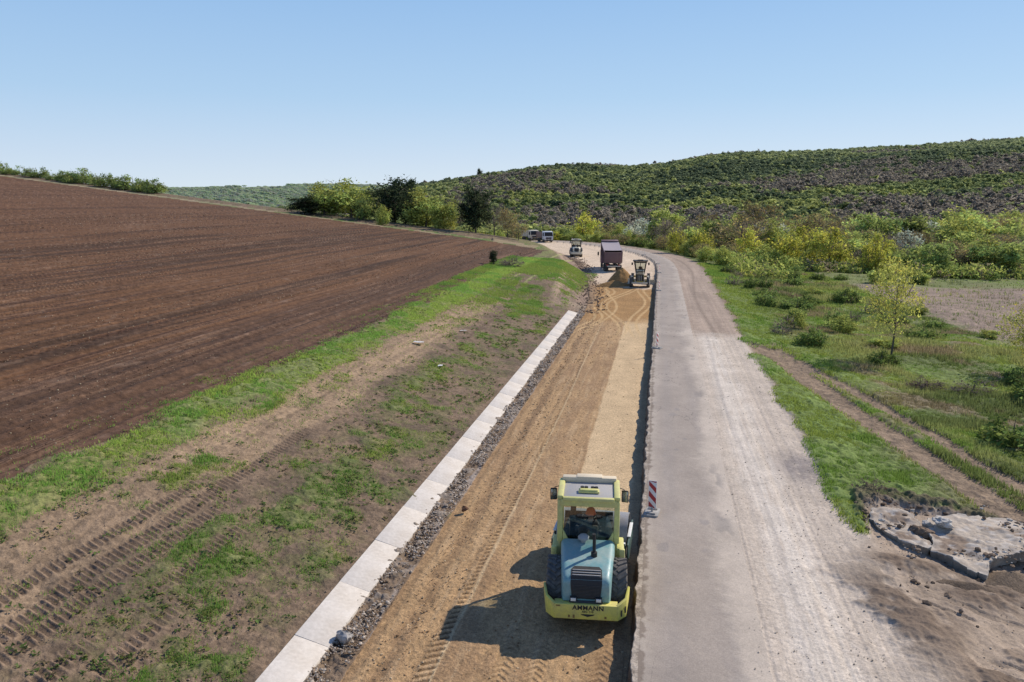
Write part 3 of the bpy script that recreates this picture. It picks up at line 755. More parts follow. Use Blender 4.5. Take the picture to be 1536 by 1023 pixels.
# --- the two young poplars in the meadow
put('poplar', 27.2, 56.2, 7.0, 3.9, 'young poplar with sparse yellow leaves and thin trunk standing in the meadow beside the track', 'tree', None, 0)
put('poplar', 35.6, 54.0, 5.2, 3.6, 'young yellow poplar cut by the right edge of the photo', 'tree', None, 1)
# --- trees behind the far edge of the ploughed field
for u, d, ztop, w, k, lab in (
    (462, 172, 11.8, 7.0, 'dark', 'dark round tree at the left end of the tree group behind the ploughed field'),
    (490, 176, 14.0, 9.0, 'light', 'light green tree second from the left in the group behind the ploughed field'),
    (530, 178, 14.6, 12.0, 'light', 'broad yellow-green tree left of the large dark tree behind the ploughed field'),
    (548, 170, 11.5, 5.0, 'green', 'mid green tree close to the large dark tree behind the ploughed field'),
    (594, 176, 15.2, 10.0, 'dark', 'large dark evergreen tree in the middle of the group behind the ploughed field'),
    (617, 186, 14.6, 5.5, 'dark', 'narrow dark tree rising behind the light green tree beyond the ploughed field'),
    (576, 163, 9.6, 3.0, 'light', 'small bright green tree standing in front of the large dark evergreen'),
    (640, 172, 12.6, 11.0, 'light', 'broad bright green tree between the two dark evergreens beyond the ploughed field'),
    (668, 168, 10.8, 6.0, 'light', 'smaller yellow-green tree right of the broad bright green one beyond the field'),
    (682, 176, 12.2, 5.0, 'bare', 'leafless grey tree just left of the dark conifer beyond the field'),
    (714, 166, 13.6, 7.0, 'dark', 'dark conifer standing alone at the right of the group beyond the ploughed field'),
    (742, 172, 10.0, 6.0, 'bare', 'brown leafless tree right of the dark conifer beyond the field'),
    (762, 164, 9.2, 5.0, 'bud', 'brownish budding tree at the corner of the field near the parked lorries'),
    (778, 160, 6.6, 3.6, 'bud', 'olive bush at the corner of the field in front of the lorries')):
    x, y = on_ray(u, d); zb = zat(x, y)-.2
    p = PR[k][rnd.randrange(3)]; p.put(x, y, ztop-zb, w, lab, 'tree', 'trees behind the ploughed field', z=zb)
# --- hedge on the crest of the field, upper left
for i in range(46):
    k = (i+.5+rnd.uniform(-.4, .4))/46
    u = -30+278*k; du = (u-768)/1195
    # point on the ray beyond the field edge
    qd = rnd.uniform(9, 14)
    d = (qd+FA[0]*FN[0]+FA[1]*FN[1])/(du*FN[0]+FN[1])
    x, y = du*d, d
    hh = (1.5+2.4*rnd.random()**1.5)*(1.15 if u > 120 else .9)
    put('hedge', x, y, hh, hh*rnd.uniform(1.0, 1.7), 'green shrub in the hedge along the crest of the ploughed field', 'shrub', 'hedge shrubs on the field crest')
# --- shrubs on the left bank
put('dark', -2.4, 104.0, 1.8, 1.3, 'small dark upright shrub at the field edge on the left bank', 'shrub')
put('grayshrub', -.2, 103.0, 1.6, 3.0, 'low grey-green brush heap beside the small dark shrub on the left bank', 'shrub')
# --- named trees of the right valley
VAL = (
    ('yellow', 48.0, 141, 5.6, 6.4, 'bright yellow willow second from the right in the yellow row across the meadow'),
    ('yellow', 54.6, 138, 6.4, 6.8, 'tallest bright yellow willow in the row across the meadow'),
    ('yellow', 60.4, 133, 5.4, 4.6, 'yellow willow at the right end of the row with a dark base'),
    ('yellow', 62.8, 136, 5.8, 4.6, 'yellow-green willow behind the right end of the yellow row'),
    ('yellow', 43.4, 147, 5.6, 5.4, 'pale yellow willow left of the two brightest ones'),
    ('yellow', 37.6, 158, 5.0, 4.8, 'pale yellow bush tree near the bend of the road'),
    ('yellow', 33.4, 162, 4.8, 4.2, 'yellow-green bush tree closest to the bend of the road'),
    ('bud', 60.0, 193, 10.6, 11.5, 'large rounded yellow-brown tree behind the yellow willows'),
    ('bud', 73.0, 190, 9.4, 7.5, 'tan budding tree right of the large rounded yellow-brown tree'),
    ('green', 83.0, 184, 10.2, 9.5, 'big green tree in the middle of the valley wood'),
    ('light', 104, 184, 10.8, 11.5, 'wide flat-topped light green tree at the right of the valley wood'),
    ('white', 67.5, 148, 4.8, 5.4, 'whitish blossoming tree right of the yellow willow row'),
    ('white', 79.0, 160, 5.4, 6.0, 'pale silvery green blossom tree farther right than the white one'),
    ('green', 69.6, 131, 5.8, 6.0, 'dark green bush tree at the far edge of the brown fallow field'),
    ('bare', 34.8, 184, 7.4, 7.6, 'dark leafless tree beside the outside of the road bend'),
    ('shrub', 29.6, 187, 3.2, 4.0, 'dark green shrub left of the leafless tree at the road bend'))
for k, x, y, h, w, lab in VAL: put(k, x, y, h, w, lab, 'tree' if k != 'shrub' else 'shrub')
# --- the rest of the valley wood, each tree an individual
LAB = {'yellow': ('yellow-leaved willow in the valley wood beyond the meadow', 'yellow willows of the valley wood'),
       'green': ('mid green tree in the valley wood beyond the meadow', 'green trees of the valley wood'),
       'light': ('light green tree in the valley wood beyond the meadow', 'light green trees of the valley wood'),
       'bare': ('grey leafless tree in the valley wood beyond the meadow', 'leafless trees of the valley wood'),
       'bud': ('brownish budding tree in the valley wood beyond the meadow', 'budding trees of the valley wood'),
       'white': ('whitish blossoming bush in the valley wood beyond the meadow', 'blossoming bushes of the valley wood'),
       'shrub': ('low dark green shrub at the edge of the valley wood', 'shrubs at the edge of the valley wood')}
placed = [(v[1], v[2], v[4]*.42) for v in VAL]
def free(x, y, r):
    for a, b, c in placed:
        if (a-x)**2+(b-y)**2 < (r+c)**2: return False
    placed.append((x, y, r)); return True
cnt = 0
for _ in range(6000):
    if cnt >= 235: break
    y = rnd.uniform(118, 232); u = rnd.uniform(830, 1640); x = (u-768)/1195*y
    s_, t_ = st_of(np.array([x]), np.array([y])); t_ = float(t_[0])
    if t_ < 13.0: continue
    if y < 128+.10*(1536-u)*.25: continue
    if x > 40 and y < 126: continue
    depth = y+t_*.2
    k = rnd.choices(['bare', 'bud', 'green', 'light', 'yellow', 'white', 'shrub'],
                    [2.4, 2.6, 2.8, 3.6, 2.4 if (y < 170 and u < 1300) else .3, .7, 1.6 if y < 165 else .4])[0]
    h = rnd.uniform(3.2, 6.2) if y < 170 else rnd.uniform(5, 8.5)
    if t_ < 22: h = min(h, rnd.uniform(2.0, 3.6))
    if k == 'shrub': h = rnd.uniform(1.6, 2.8)
    w = h*rnd.uniform(1.0, 1.5)
    if not free(x, y, w*.24): continue
    put(k, x, y, h, w, LAB[k][0], 'tree' if k != 'shrub' else 'shrub', LAB[k][1]); cnt += 1
# low bushes lining the outside of the bend
for i in range(26):
    s_ = 140+i*4.0+rnd.uniform(-1, 1); x, y, rz = road_pt(s_, rnd.uniform(9.0, 12.0))
    put(rnd.choice(['light', 'yellow', 'shrub', 'bud', 'light']), x, y, rnd.uniform(1.6, 3.0), rnd.uniform(2.6, 4.0), 'low bush on the outside of the road bend', 'shrub', 'bushes lining the outside of the road bend')
# --- shrubs scattered in the meadow
for x, y, h, w, k, lab in (
    (23.9, 36.6, 1.5, 2.6, 'shrub', 'dense dark green bush at the right edge beside the field track'),
    (29.7, 71.5, 2.6, 2.4, 'shrub', 'slender dark green shrub standing in the middle of the meadow'),
    (30.2, 83.5, 1.5, 3.2, 'shrub', 'dark wide shrub in the meadow left of the slender one'),
    (27.8, 87.0, 1.4, 1.9, 'shrub', 'small dark shrub beside the wide dark shrub in the meadow'),
    (25.2, 48.0, 1.0, 2.6, 'grayshrub', 'low purple-brown bramble patch below the young poplar'),
    (27.6, 46.6, .9, 2.4, 'grayshrub', 'low brown bramble patch right of the one below the poplar'),
    (30.5, 44.8, 1.3, 2.6, 'shrub', 'green bush beside the bramble at the right of the meadow'),
    (26.1, 55.2, 1.2, 1.7, 'shrub', 'small green bush at the foot of the young poplar'),
    (34.6, 66.0, 1.5, 2.8, 'shrub', 'green shrub at the near edge of the brown fallow field'),
    (33.2, 50.5, 1.4, 2.4, 'shrub', 'green bush under the poplar at the right edge'),
    (56.5, 84.0, 1.9, 1.8, 'grayshrub', 'thin leafless shrub standing alone in the brown fallow field'),
    (13.0, 27.6, .75, 1.2, 'grayshrub', 'dry brown weed clump on the soil rim behind the concrete slab')):
    put(k, x, y, h, w, lab, 'shrub')
n = 0
while n < 40:
    y = rnd.uniform(60, 122); s_, t_ = 0, 0
    x = rnd.uniform(20, 62)
    s_, t_ = st_straight(x, y)
    if t_ < 9.5 or x > y*.66+4: continue
    if 43 < x and 62 < y < 116: continue
    put(rnd.choice(['shrub', 'shrub', 'grayshrub', 'light']), x, y, rnd.uniform(.8, 2.1), rnd.uniform(1.2, 2.6), 'small scrubby bush in the rough meadow right of the road', 'shrub', 'scrubby bushes in the meadow')
    n += 1
# --- lone tree on the skyline
xx, yy = on_ray(720, 752); put('dark', xx, yy, 9.5, 6.0, 'lone dark tree standing above the skyline of the middle hill', 'tree')

# ------------------------------------------------------------------ the forest on the hills: one mass nobody could count
def forest():
    rng = np.random.default_rng(5)
    tmpl = []
    def shell(n, squash, lumps, size, rng):
        sub = rng.normal(size=(lumps, 3)); sub /= np.linalg.norm(sub, axis=1)[:, None]; sub[:, 2] = np.abs(sub[:, 2])*.9-.15; sub *= .48
        v = rng.normal(size=(n, 3)); v /= np.linalg.norm(v, axis=1)[:, None]; v[:, 2] = np.where(v[:, 2] < -.3, -v[:, 2], v[:, 2])
        c = sub[rng.integers(0, lumps, n)]+v*(.52+.12*rng.random((n, 1)))
        nn = v*.60+np.array((.12, 0, .60))+rng.normal(size=(n, 3))*.34; nn /= np.linalg.norm(nn, axis=1)[:, None]
        e = np.cross(nn, rng.normal(size=(n, 3))); e /= np.linalg.norm(e, axis=1)[:, None]; d = np.cross(nn, e)
        s_ = size*(.7+.6*rng.random((n, 1)))
        T = np.stack([c-d*s_*.5-e*s_*.55, c+d*s_*.8, c-d*s_*.5+e*s_*.55], 1)
        T[..., 2] = T[..., 2]*squash+.75
        return T, .88+.24*rng.random((n, 1))
    for k in range(10): tmpl.append(shell(46, .75+.25*rng.random(), 3+k % 4, .50, rng))
    bare = [shell(40, 1.0, 4+k % 3, .40, rng) for k in range(6)]
    NT = 60000
    u = rng.uniform(330, 1780, NT*3); r = np.sqrt(rng.uniform(232**2, 1180**2, NT*3))
    keep = rng.random(NT*3) < np.clip(520/r, .40, 1.0)
    Yw = r/np.sqrt(1+((u-768)/1195)**2); Xw = (u-768)/1195*Yw
    rA = np.interp(u, RIDGE_U, RIDGE_R)
    keep &= r < rA+60
    s, t = st_of(Xw, Yw)
    keep &= ((t > 16) | (r > 330)) & ((field_q(Xw, Yw) > 70) | (Xw > 0))
    zone = fbm(Xw/95, Yw/60, 4, 201); zone2 = fbm(Xw/60+9, Yw/40, 3, 202); z3 = fbm(Xw/220+3, Yw/110, 3, 203)
    clear = ss(z3, .60, .66)*.5
    keep &= rng.random(NT*3) > clear*.8
    I = np.where(keep)[0][:NT]
    u, r, Xw, Yw, zone, zone2, rA, z3 = u[I], r[I], Xw[I], Yw[I], zone[I], zone2[I], rA[I], z3[I]
    Zw = hill_z(Xw, Yw); Zw = np.where(r < 270, terrain(Xw, Yw), Zw)
    sz = (1.05+1.5*rng.random(len(I))**1.7)*(1+.35*ss(r, 500, 1100)); hs = sz*(.85+.5*rng.random(len(I)))
    # colour by stand: bands of leafless wood, dark plantation and fresh green, as they lie on the slope
    rel = (r-235)/(rA-235)
    wn_ = (fbm(Xw/80, Yw/60, 3, 206)-.5)
    vv = 300-(Zw-CAM_H)*1195/Yw+wn_*16; vr = np.interp(u, RIDGE_U, RIDGE_Y); dv = vv-vr
    R_ = ss(u, 960, 1010)
    pur = R_*ss(u, 1110, 1180)*(1-ss(np.abs(vv-(284-(u-1150)*.085)), 10, 18))
    pur = np.maximum(pur, R_*ss(u, 1200, 1290)*band(vv, 304, 340, 5))
    pur = np.maximum(pur, band(vv, 318, 352, 6)*band(u, 780, 1120, 40)*.9)
    pur = np.maximum(pur, (1-R_)*band(vv, 285, 315, 5)*band(u, 690, 760, 25)*.5)
    pur = np.maximum(pur, ss(fbm(Xw/90, Yw/60, 3, 205), .60, .66)*.85)
    isb = rng.random(len(I)) < pur*.82
    dkz = np.maximum(R_*band(dv, 15, 32, 4)*(1-ss(u, 1380, 1460)), (1-R_)*band(dv, -8, 13, 3)*band(u, 640, 905, 30))
    dkz = np.maximum(dkz, R_*band(dv, 30, 48, 4)*ss(u, 1400, 1480))
    dkz = np.maximum(dkz, ss(zone, .58, .66)*.7)
    ltz = np.maximum(R_*band(dv, 32, 46, 3)*(1-ss(u, 1150, 1230)), (1-R_)*band(dv, 14, 26, 3))
    ltz = np.maximum(ltz, R_*band(dv, -10, 13, 4)*ss(u, 1120, 1220)*.8)
    cb = np.array((.235, .203, .165)); cd = np.array((.095, .128, .066)); cg = np.array((.215, .255, .092)); cy = np.array((.36, .385, .12)); cl_ = np.array((.37, .40, .155))
    k = rng.random(len(I))
    col = np.where((k < dkz*.9)[:, None], cd, np.where((rng.random(len(I)) < ltz*.85)[:, None], cl_, np.where((rng.random(len(I)) < .10+.75*ss(fbm(Xw/45+1, Yw/45, 3, 207), .50, .62))[:, None], cy, cg)))
    col = np.where(isb[:, None], cb*(1+.12*rng.normal(size=(len(I), 1)).clip(-1, 1)), col)
    hz = .18+ss(r, 300, 1100)[:, None]*.50  # distance haze mixed straight into the tree colours
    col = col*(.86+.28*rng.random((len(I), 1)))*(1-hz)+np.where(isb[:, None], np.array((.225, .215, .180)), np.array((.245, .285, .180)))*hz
    Ts, Cs = [], []
    for isbare, lst in ((False, tmpl), (True, bare)):
        for q, (T, lum) in enumerate(lst):
            m = np.where((isb == isbare) & (np.arange(len(I)) % len(lst) == q))[0]
            if not len(m): continue
            a = rng.random(len(m))*6.28; ca, sa = np.cos(a), np.sin(a)
            X = T[None, :, :, 0]*ca[:, None, None]-T[None, :, :, 1]*sa[:, None, None]
            Y = T[None, :, :, 0]*sa[:, None, None]+T[None, :, :, 1]*ca[:, None, None]
            X = X*sz[m][:, None, None]+Xw[m][:, None, None]; Y = Y*sz[m][:, None, None]+Yw[m][:, None, None]
            Z = T[None, :, :, 2]*hs[m][:, None, None]*(1.0 if not isbare else 1.15)+Zw[m][:, None, None]-.3
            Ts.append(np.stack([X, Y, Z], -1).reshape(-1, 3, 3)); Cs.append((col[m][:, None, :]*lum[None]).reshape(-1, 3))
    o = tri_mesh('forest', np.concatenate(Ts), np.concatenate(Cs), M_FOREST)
    tag(o, 'spring forest of green, yellow-green and leafless trees covering the hills behind the road', 'forest', kind='stuff')
    # scattered scrub on the far ridge at left
    n = 9000
    u = rng.uniform(180, 760, n); r = rng.uniform(760, 2350, n)
    Yw = r/np.sqrt(1+((u-768)/1195)**2); Xw = (u-768)/1195*Yw; Zw = hill_z(Xw, Yw)
    k = fbm(Xw/200, Yw/260, 3, 301)
    m = (rng.random(n) < ss(k, .38, .62)) & (r > np.interp(u, RIDGE_U, RIDGE_R)+120) & (u < 700)
    Xw, Yw, Zw, r, k = Xw[m], Yw[m], Zw[m], r[m], k[m]; n = len(Xw)
    col = np.where((rng.random(n) < .3)[:, None], np.array((.115, .105, .10)), np.where((rng.random(n) < .5)[:, None], np.array((.16, .19, .10)), np.array((.085, .11, .065))))
    hz = .2+ss(r, 700, 2300)[:, None]*.45; col = col*2.8*(1-hz)+np.array((.44, .52, .36))*hz  # aerial haze baked into the scrub colours, stronger farther off
    T, lum = tmpl[0]; T = T[:40]*1.25; lum = lum[:40]; sz = (2.2+1.8*rng.random(n))[:, None, None]
    TT = np.stack([T[None, :, :, 0]*sz*1.5+Xw[:, None, None], T[None, :, :, 1]*sz*1.5+Yw[:, None, None], T[None, :, :, 2]*sz+Zw[:, None, None]-1], -1).reshape(-1, 3, 3)
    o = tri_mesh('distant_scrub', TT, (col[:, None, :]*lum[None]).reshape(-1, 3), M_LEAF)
    tag(o, 'hazy scrub and woodland on the far ridge at the left of the skyline', 'scrub', kind='stuff')
forest()

# ------------------------------------------------------------------ undergrowth of the valley belt: a tangle nobody could count
def undergrowth():
    rng = np.random.default_rng(77); n = 15000
    y = rng.uniform(112, 245, n); u = rng.uniform(780, 1700, n); x = (u-768)/1195*y
    s, t = st_of(x, y)
    near = 124+.02*(1536-u)+(fbm(x*.06, y*.06, 3, 601)-.5)*14
    m = (t > 12.5) & ((y > near) | ((t < 22) & (y > 118) & (rng.random(n) < .5))) & (fbm(x*.10, y*.10, 3, 602) > .36)
    x, y, u = x[m], y[m], u[m]; n = len(x); z = terrain(x, y)
    k = fbm(x*.05, y*.05, 3, 603); q = rng.random(n)
    col = np.where((q < .44)[:, None], np.array((.42, .45, .12)), np.where((q < .62)[:, None], np.array((.30, .37, .10)), np.where((q < .80)[:, None], np.array((.28, .235, .15)), np.array((.20, .26, .08)))))
    col = np.where(((k > .52) & (q < .7) & (u < 1320) & (y < 175))[:, None], np.array((.52, .50, .11)), col)
    sz = .7+1.0*rng.random(n)**1.5; nt_ = 46
    v = rng.normal(size=(n, nt_, 3)); v /= np.linalg.norm(v, axis=2)[..., None]; v *= (.5+.5*rng.random((n, nt_, 1)))
    v = v*np.stack([sz*1.25, sz*1.25, sz*.85], 1)[:, None, :]+np.stack([x, y, z+sz*.75], 1)[:, None, :]
    T = rand_tris(n*nt_, .34, rng)+v.reshape(-1, 3)[:, None, :]
    c = (col[:, None, :]*(.75+.5*rng.random((n, nt_, 1)))).reshape(-1, 3)
    o = tri_mesh('undergrowth', T, c, M_LEAF); tag(o, 'tangle of yellow-green and brown bushes filling the belt between the meadow and the hill', 'undergrowth', kind='stuff')
undergrowth()

# ------------------------------------------------------------------ grass blades and weeds
def blades(name, X, Y, Z, hgt, wid, col, label, lean=.5):
    rng = np.random.default_rng(len(X)+3)
    n = len(X); a = rng.random(n)*6.283; b = rng.random(n)*6.283
    ex, ey = np.cos(a)*wid*.5, np.sin(a)*wid*.5
    lx, ly = np.cos(b)*hgt*lean*rng.random(n), np.sin(b)*hgt*lean*rng.random(n)
    T = np.empty((n, 3, 3), np.float32)
    T[:, 0] = np.stack([X-ex, Y-ey, Z-.02], 1); T[:, 1] = np.stack([X+ex, Y+ey, Z-.02], 1); T[:, 2] = np.stack([X+lx, Y+ly, Z+hgt*(.6+.5*rng.random(n))], 1)
    o = tri_mesh(name, T, col, M_GRASS); tag(o, label, 'grass', kind='stuff')
def tufts(X, Y, n, spread, rng):
    k = len(X); ox = rng.normal(size=(k, n))*spread[:, None]; oy = rng.normal(size=(k, n))*spread[:, None]
    return (X[:, None]+ox).ravel(), (Y[:, None]+oy).ravel()
def weeds():
    rng = np.random.default_rng(41); n = 15000
    s = 13+rng.random(n)**1.5*60; t = rng.uniform(-19.5, -8.55, n); X = X0+(s-16.3)*DX+t*DY; Y = Y0+(s-16.3)*DY-t*DX
    g = green_left(X, Y, s, t); p = fbm(X*.7, Y*.7, 3, 411)
    low = band(t, -12.5, -8.6, .5)
    m = rng.random(n) < np.clip(.03+.34*ss(p, .50, .64)*(.25+.75*low)+.45*g, 0, 1)*(1-.75*band(t, -17.8, -14.7, .4)*(s > 24))
    X, Y, s, t = X[m], Y[m], s[m], t[m]; k = 8
    sz = (.035+.07*rng.random(len(X))**2.2)
    bx, by = tufts(X, Y, k, sz, rng); bz = terrain(bx, by, *st_straight(bx, by))+.02+.05*rng.random(len(bx))
    T = rand_tris(len(bx), np.repeat(.030+sz*.45, k).mean(), rng)*1.0
    f = (np.repeat(sz, k)*.6+.025+.0008*np.hypot(bx, by))/np.repeat(.030+sz*.45, k).mean()
    T = T*f[:, None, None]; T[..., 2] *= .6; T += np.stack([bx, by, bz], 1)[:, None, :]
    q = rng.random(len(X)); base = np.where((q < .55)[:, None], np.array((.17, .25, .075)), np.where((q < .8)[:, None], np.array((.24, .27, .08)), np.array((.27, .22, .12))))
    c = np.repeat(base, k, 0)*(.55+.8*rng.random((len(bx), 1)))
    o = tri_mesh('bank_weeds', T, c, M_GRASS); tag(o, 'small leafy weeds sprouting all over the bare earth bank', 'weeds', kind='stuff')
def grass():
    weeds()
    rng = np.random.default_rng(21)
    # left bank
    n = 190000
    s = 14+ (rng.random(n)**1.7)*105; t = rng.uniform(-21.5, -8.4, n)
    X = X0+(s-16.3)*DX+t*DY; Y = Y0+(s-16.3)*DY-t*DX
    g = green_left(X, Y, s, t)
    wild = .05*(fbm(X*1.1, Y*1.1, 3, 401) > .5)
    m = (rng.random(n) < np.clip(g*.95+wild, 0, 1)) & (t < -8.7)
    X, Y, g = X[m], Y[m], g[m]
    r = np.hypot(X, Y)
    sp = .05+.0012*r
    k = 5
    bx, by = tufts(X, Y, k, sp, rng); rr = np.hypot(bx, by)
    bz = terrain(bx, by, *st_straight(bx, by))+.01
    gg = np.repeat(g, k)
    hg = (.05+.11*fbm(bx*.8, by*.8, 3, 402)*np.clip(gg+.3, 0, 1))*(1+.5*ss(rr, 40, 110))
    wd = .010+.00065*rr
    c = np.where((fbm(bx*.35, by*.35, 3, 403) > .5)[:, None], np.array((.22, .36, .075)), np.array((.30, .39, .085)))
    c = c*(.55+.8*rng.random((len(bx), 1))); s9, t9 = st_straight(bx, by); c = c*(1+.35*band(t9, -19.8, -17, .4))[:, None]
    dryb = rng.random(len(bx)) < .10; c[dryb] = np.array((.34, .30, .14))*(.6+.6*rng.random((dryb.sum(), 1)))
    blades('bank_grass', bx, by, bz, hg, wd, c, 'patchy short green grass and weeds on the earth bank left of the concrete channel')
    # right side verge and meadow
    n = 230000
    Y = 16+(rng.random(n)**1.6)*120; X = 9+rng.random(n)*np.maximum(Y*.78-1, .5)
    s, t = st_straight(X, Y)
    g, tr = green_right(X, Y, s, t)
    m = (rng.random(n) < g) & (t > 6.4) & ~((X > np.interp(Y, [50, 63, 80, 103, 118], [40, 40.5, 42.5, 46, 49])) & (Y+X*.2 > 72) & (rng.random(n) < .97))
    X, Y, t = X[m], Y[m], t[m]; r = np.hypot(X, Y); k = 5
    bx, by = tufts(X, Y, k, .05+.0016*r, rng); rr = np.hypot(bx, by); s2, t2 = st_straight(bx, by)
    bz = terrain(bx, by, s2, t2)+.02
    rough = ss(t2, 9, 16)*ss(fbm(bx*.28, by*.28, 3, 404), .42, .6)
    hg = (.08+.16*fbm(bx*.6, by*.6, 3, 405)+.30*rough*rng.random(len(bx)))*(1+.5*ss(rr, 50, 120))
    wd = .014+.0008*rr
    c = np.where((fbm(bx*.2, by*.2, 3, 406) > .52)[:, None], np.array((.19, .29, .058)), np.array((.26, .32, .07)))
    c = mixc(c, (.33, .32, .13), rough*.75)
    dk = ss(fbm(bx*.16+7, by*.16, 4, 97), .52, .66)*.7*ss(t2, 8, 14); c = mixc(c, (.11, .15, .05), dk)
    pk = ss(fbm(bx*.3+3, by*.3, 4, 98), .58, .70)*.7*ss(t2, 9, 14); c = mixc(c, (.28, .20, .14), pk)
    c = c*(.65+.95*rng.random((len(bx), 1)))
    blades('meadow_grass', bx, by, bz, hg, wd, c, 'green grass and herbs of the verge and meadow right of the road')
grass()

# ------------------------------------------------------------------ loose stones, clods and straw
_ico = None
def rocks(name, X, Y, Z, size, col, label, mat=None, flat=.75):
    global _ico
    rng = np.random.default_rng(len(X)+9)
    if _ico is None:
        bm = bmesh.new(); bmesh.ops.create_icosphere(bm, subdivisions=1, radius=1)
        _ico = (np.array([v.co[:] for v in bm.verts]), np.array([[v.index for v in f.verts] for f in bm.faces])); bm.free()
    V0, F0 = _ico; n = len(X); nv = len(V0)
    V = V0[None]*(1+.42*(rng.random((n, nv, 1))-.5))
    sc = size[:, None]*np.stack([.7+.6*rng.random(n), .7+.6*rng.random(n), flat*(.6+.6*rng.random(n))], 1)
    V = V*sc[:, None, :]; a = rng.random(n)*6.28; ca, sa = np.cos(a)[:, None], np.sin(a)[:, None]
    V = np.stack([V[..., 0]*ca-V[..., 1]*sa+X[:, None], V[..., 0]*sa+V[..., 1]*ca+Y[:, None], V[..., 2]+Z[:, None]+size[:, None]*.2], -1)
    F = (F0[None]+(np.arange(n)*nv)[:, None, None]).reshape(-1, 3)
    o = mesh_np(name, V.reshape(-1, 3), F, mat or M_STONE, np.repeat(col, len(F0), 0))
    tag(o, label, 'stones', kind='stuff'); return o
def stones():
    rng = np.random.default_rng(31)
    def xy(s, t): return X0+(s-16.3)*DX+t*DY, Y0+(s-16.3)*DY-t*DX
    n = 15000
    s = 13+rng.random(n)**1.5*66; t = -7.75+rng.random(n)**1.4*.95
    keep = rng.random(n) < (.10+.90*ss(fbm(s*1.1, t*2, 3, 501), .4, .55)); s, t = s[keep], t[keep]
    # ragged front of the debris over the slab edge
    lim = -7.48-.16*fbm(s*.7, s*0, 3, 502); keep = t > lim; s, t = s[keep], t[keep]
    X, Y = xy(s, t); n = len(X); sz = .010+.036*rng.random(n)**3.0+.00045*s
    c = np.where((rng.random(n) < .55)[:, None], np.array((.42, .35, .28)), np.where((rng.random(n) < .6)[:, None], np.array((.29, .21, .145)), np.array((.18, .13, .09))))
    rocks('rubble', X, Y, terrain(X, Y, s, t)+.06, sz, c*(.6+.7*rng.random((n, 1))), 'grey stone rubble and clods filling the strip between the channel slabs and the roadbed')
    n = 9000
    s = 14+rng.random(n)**1.6*60; t = rng.uniform(-6.4, -.2, n)
    dens = np.where(t < -5, .8, np.where((t > -2.7) & (s > 19), .05, .3)); k = rng.random(n) < dens; s, t = s[k], t[k]
    X, Y = xy(s, t); n = len(X); sz = .008+.022*rng.random(n)**3+.0003*s
    c = np.where((rng.random(n) < .5)[:, None], np.array((.46, .34, .21)), np.array((.26, .16, .085)))
    rocks('roadbed_gravel', X, Y, terrain(X, Y, s, t), sz, c*(.7+.6*rng.random((n, 1))), 'coarse gravel lumps lying on the tan roadbed fill')
    n = 11000
    Y = 15+rng.random(n)**1.5*50; t = rng.uniform(2.6, 13, n); X = X0+(Y-Y0)*DX/DY+t/DY
    s, t = st_straight(X, Y); yd = yard_d(X, Y); g, tr = green_right(X, Y, s, t)
    k = (g < .2) & ((t < 7) | (yd > -.9)) & (rng.random(n) < np.where(t < 4.4, .35, .8)); X, Y, s, t, yd = X[k], Y[k], s[k], t[k], yd[k]; n = len(X)
    sz = .006+.020*rng.random(n)**4; c = np.array((.44, .365, .29))*(.7+.5*rng.random((n, 1)))
    rocks('shoulder_gravel', X, Y, terrain(X, Y, s, t)+.01, sz, c, 'small loose gravel on the dusty shoulder right of the asphalt')
    # clods of the rim and mud around the slab
    n = 5200
    X = rng.uniform(10.0, 19.5, n); Y = rng.uniform(18.5, 28.2, n); yd = yard_d(X, Y)
    rim = band(yd, -.9, .3, .2)*ss(X, 11.3, 12.2); mud = np.exp(-((np.hypot((X-15)*.34, (Y-21.1)*.95))**2)*.7)
    k = rng.random(n) < np.maximum(rim, mud*.8); X, Y, rim = X[k], Y[k], rim[k]; n = len(X)
    sz = .018+.085*rng.random(n)**4; c = np.array((.15, .108, .078))*(.5+.9*rng.random((n, 1)))
    s, t = st_straight(X, Y)
    rocks('soil_clods', X, Y, terrain(X, Y, s, t)+.14*rim+.04, sz, c, 'dark soil clods heaped around the broken concrete slab')
    n = 900
    X = rng.uniform(11.9, 16.8, n); Y = rng.uniform(21.6, 26.2, n); k = fbm(X*1.1, Y*1.1, 3, 505) > .57; X, Y = X[k], Y[k]; n = len(X)
    sz = .02+.075*rng.random(n)**3; c = np.where((rng.random(n) < .3)[:, None], np.array((.44, .40, .35)), np.array((.19, .135, .095)))*(.6+.7*rng.random((n, 1)))
    rocks('slab_debris', X, Y, .50+.03*(Y-23.8)+.06*rng.random(n)+0*X, sz, c, 'broken concrete crumbs and soil lying on top of the broken slabs')
    # pale straw and clods in the ploughed field, clods on the bank
    n = 26000
    s = 8+rng.random(n)**1.6*120; t = -19.6-rng.random(n)**1.3*60
    X, Y = xy(s, t); k = (fbm(s*.04, t*1.3, 3, 503) > .52) & (field_q(X, Y) < -2); X, Y = X[k], Y[k]; n = len(X); r = np.hypot(X, Y)
    sz = .012+.02*rng.random(n)**2+.00022*r; c = np.where((rng.random(n) < .34)[:, None], np.array((.42, .33, .22)), np.array((.12, .066, .043)))*(.6+.7*rng.random((n, 1)))
    rocks('field_clods', X, Y, terrain(X, Y)+.03, sz, c, 'pale straw bits and brown clods scattered over the ploughed field')
    n = 3500
    s = 14+rng.random(n)**1.6*60; t = rng.uniform(-19, -8.5, n); X, Y = xy(s, t)
    sz = .010+.022*rng.random(n)**3; c = np.array((.20, .145, .105))*(.5+.9*rng.random((n, 1)))
    rocks('bank_clods', X, Y, terrain(X, Y, s, t)+.01, sz, c, 'small earth clods lying on the bare bank')
    # cut slope lumps beyond the channel
    n = 1500
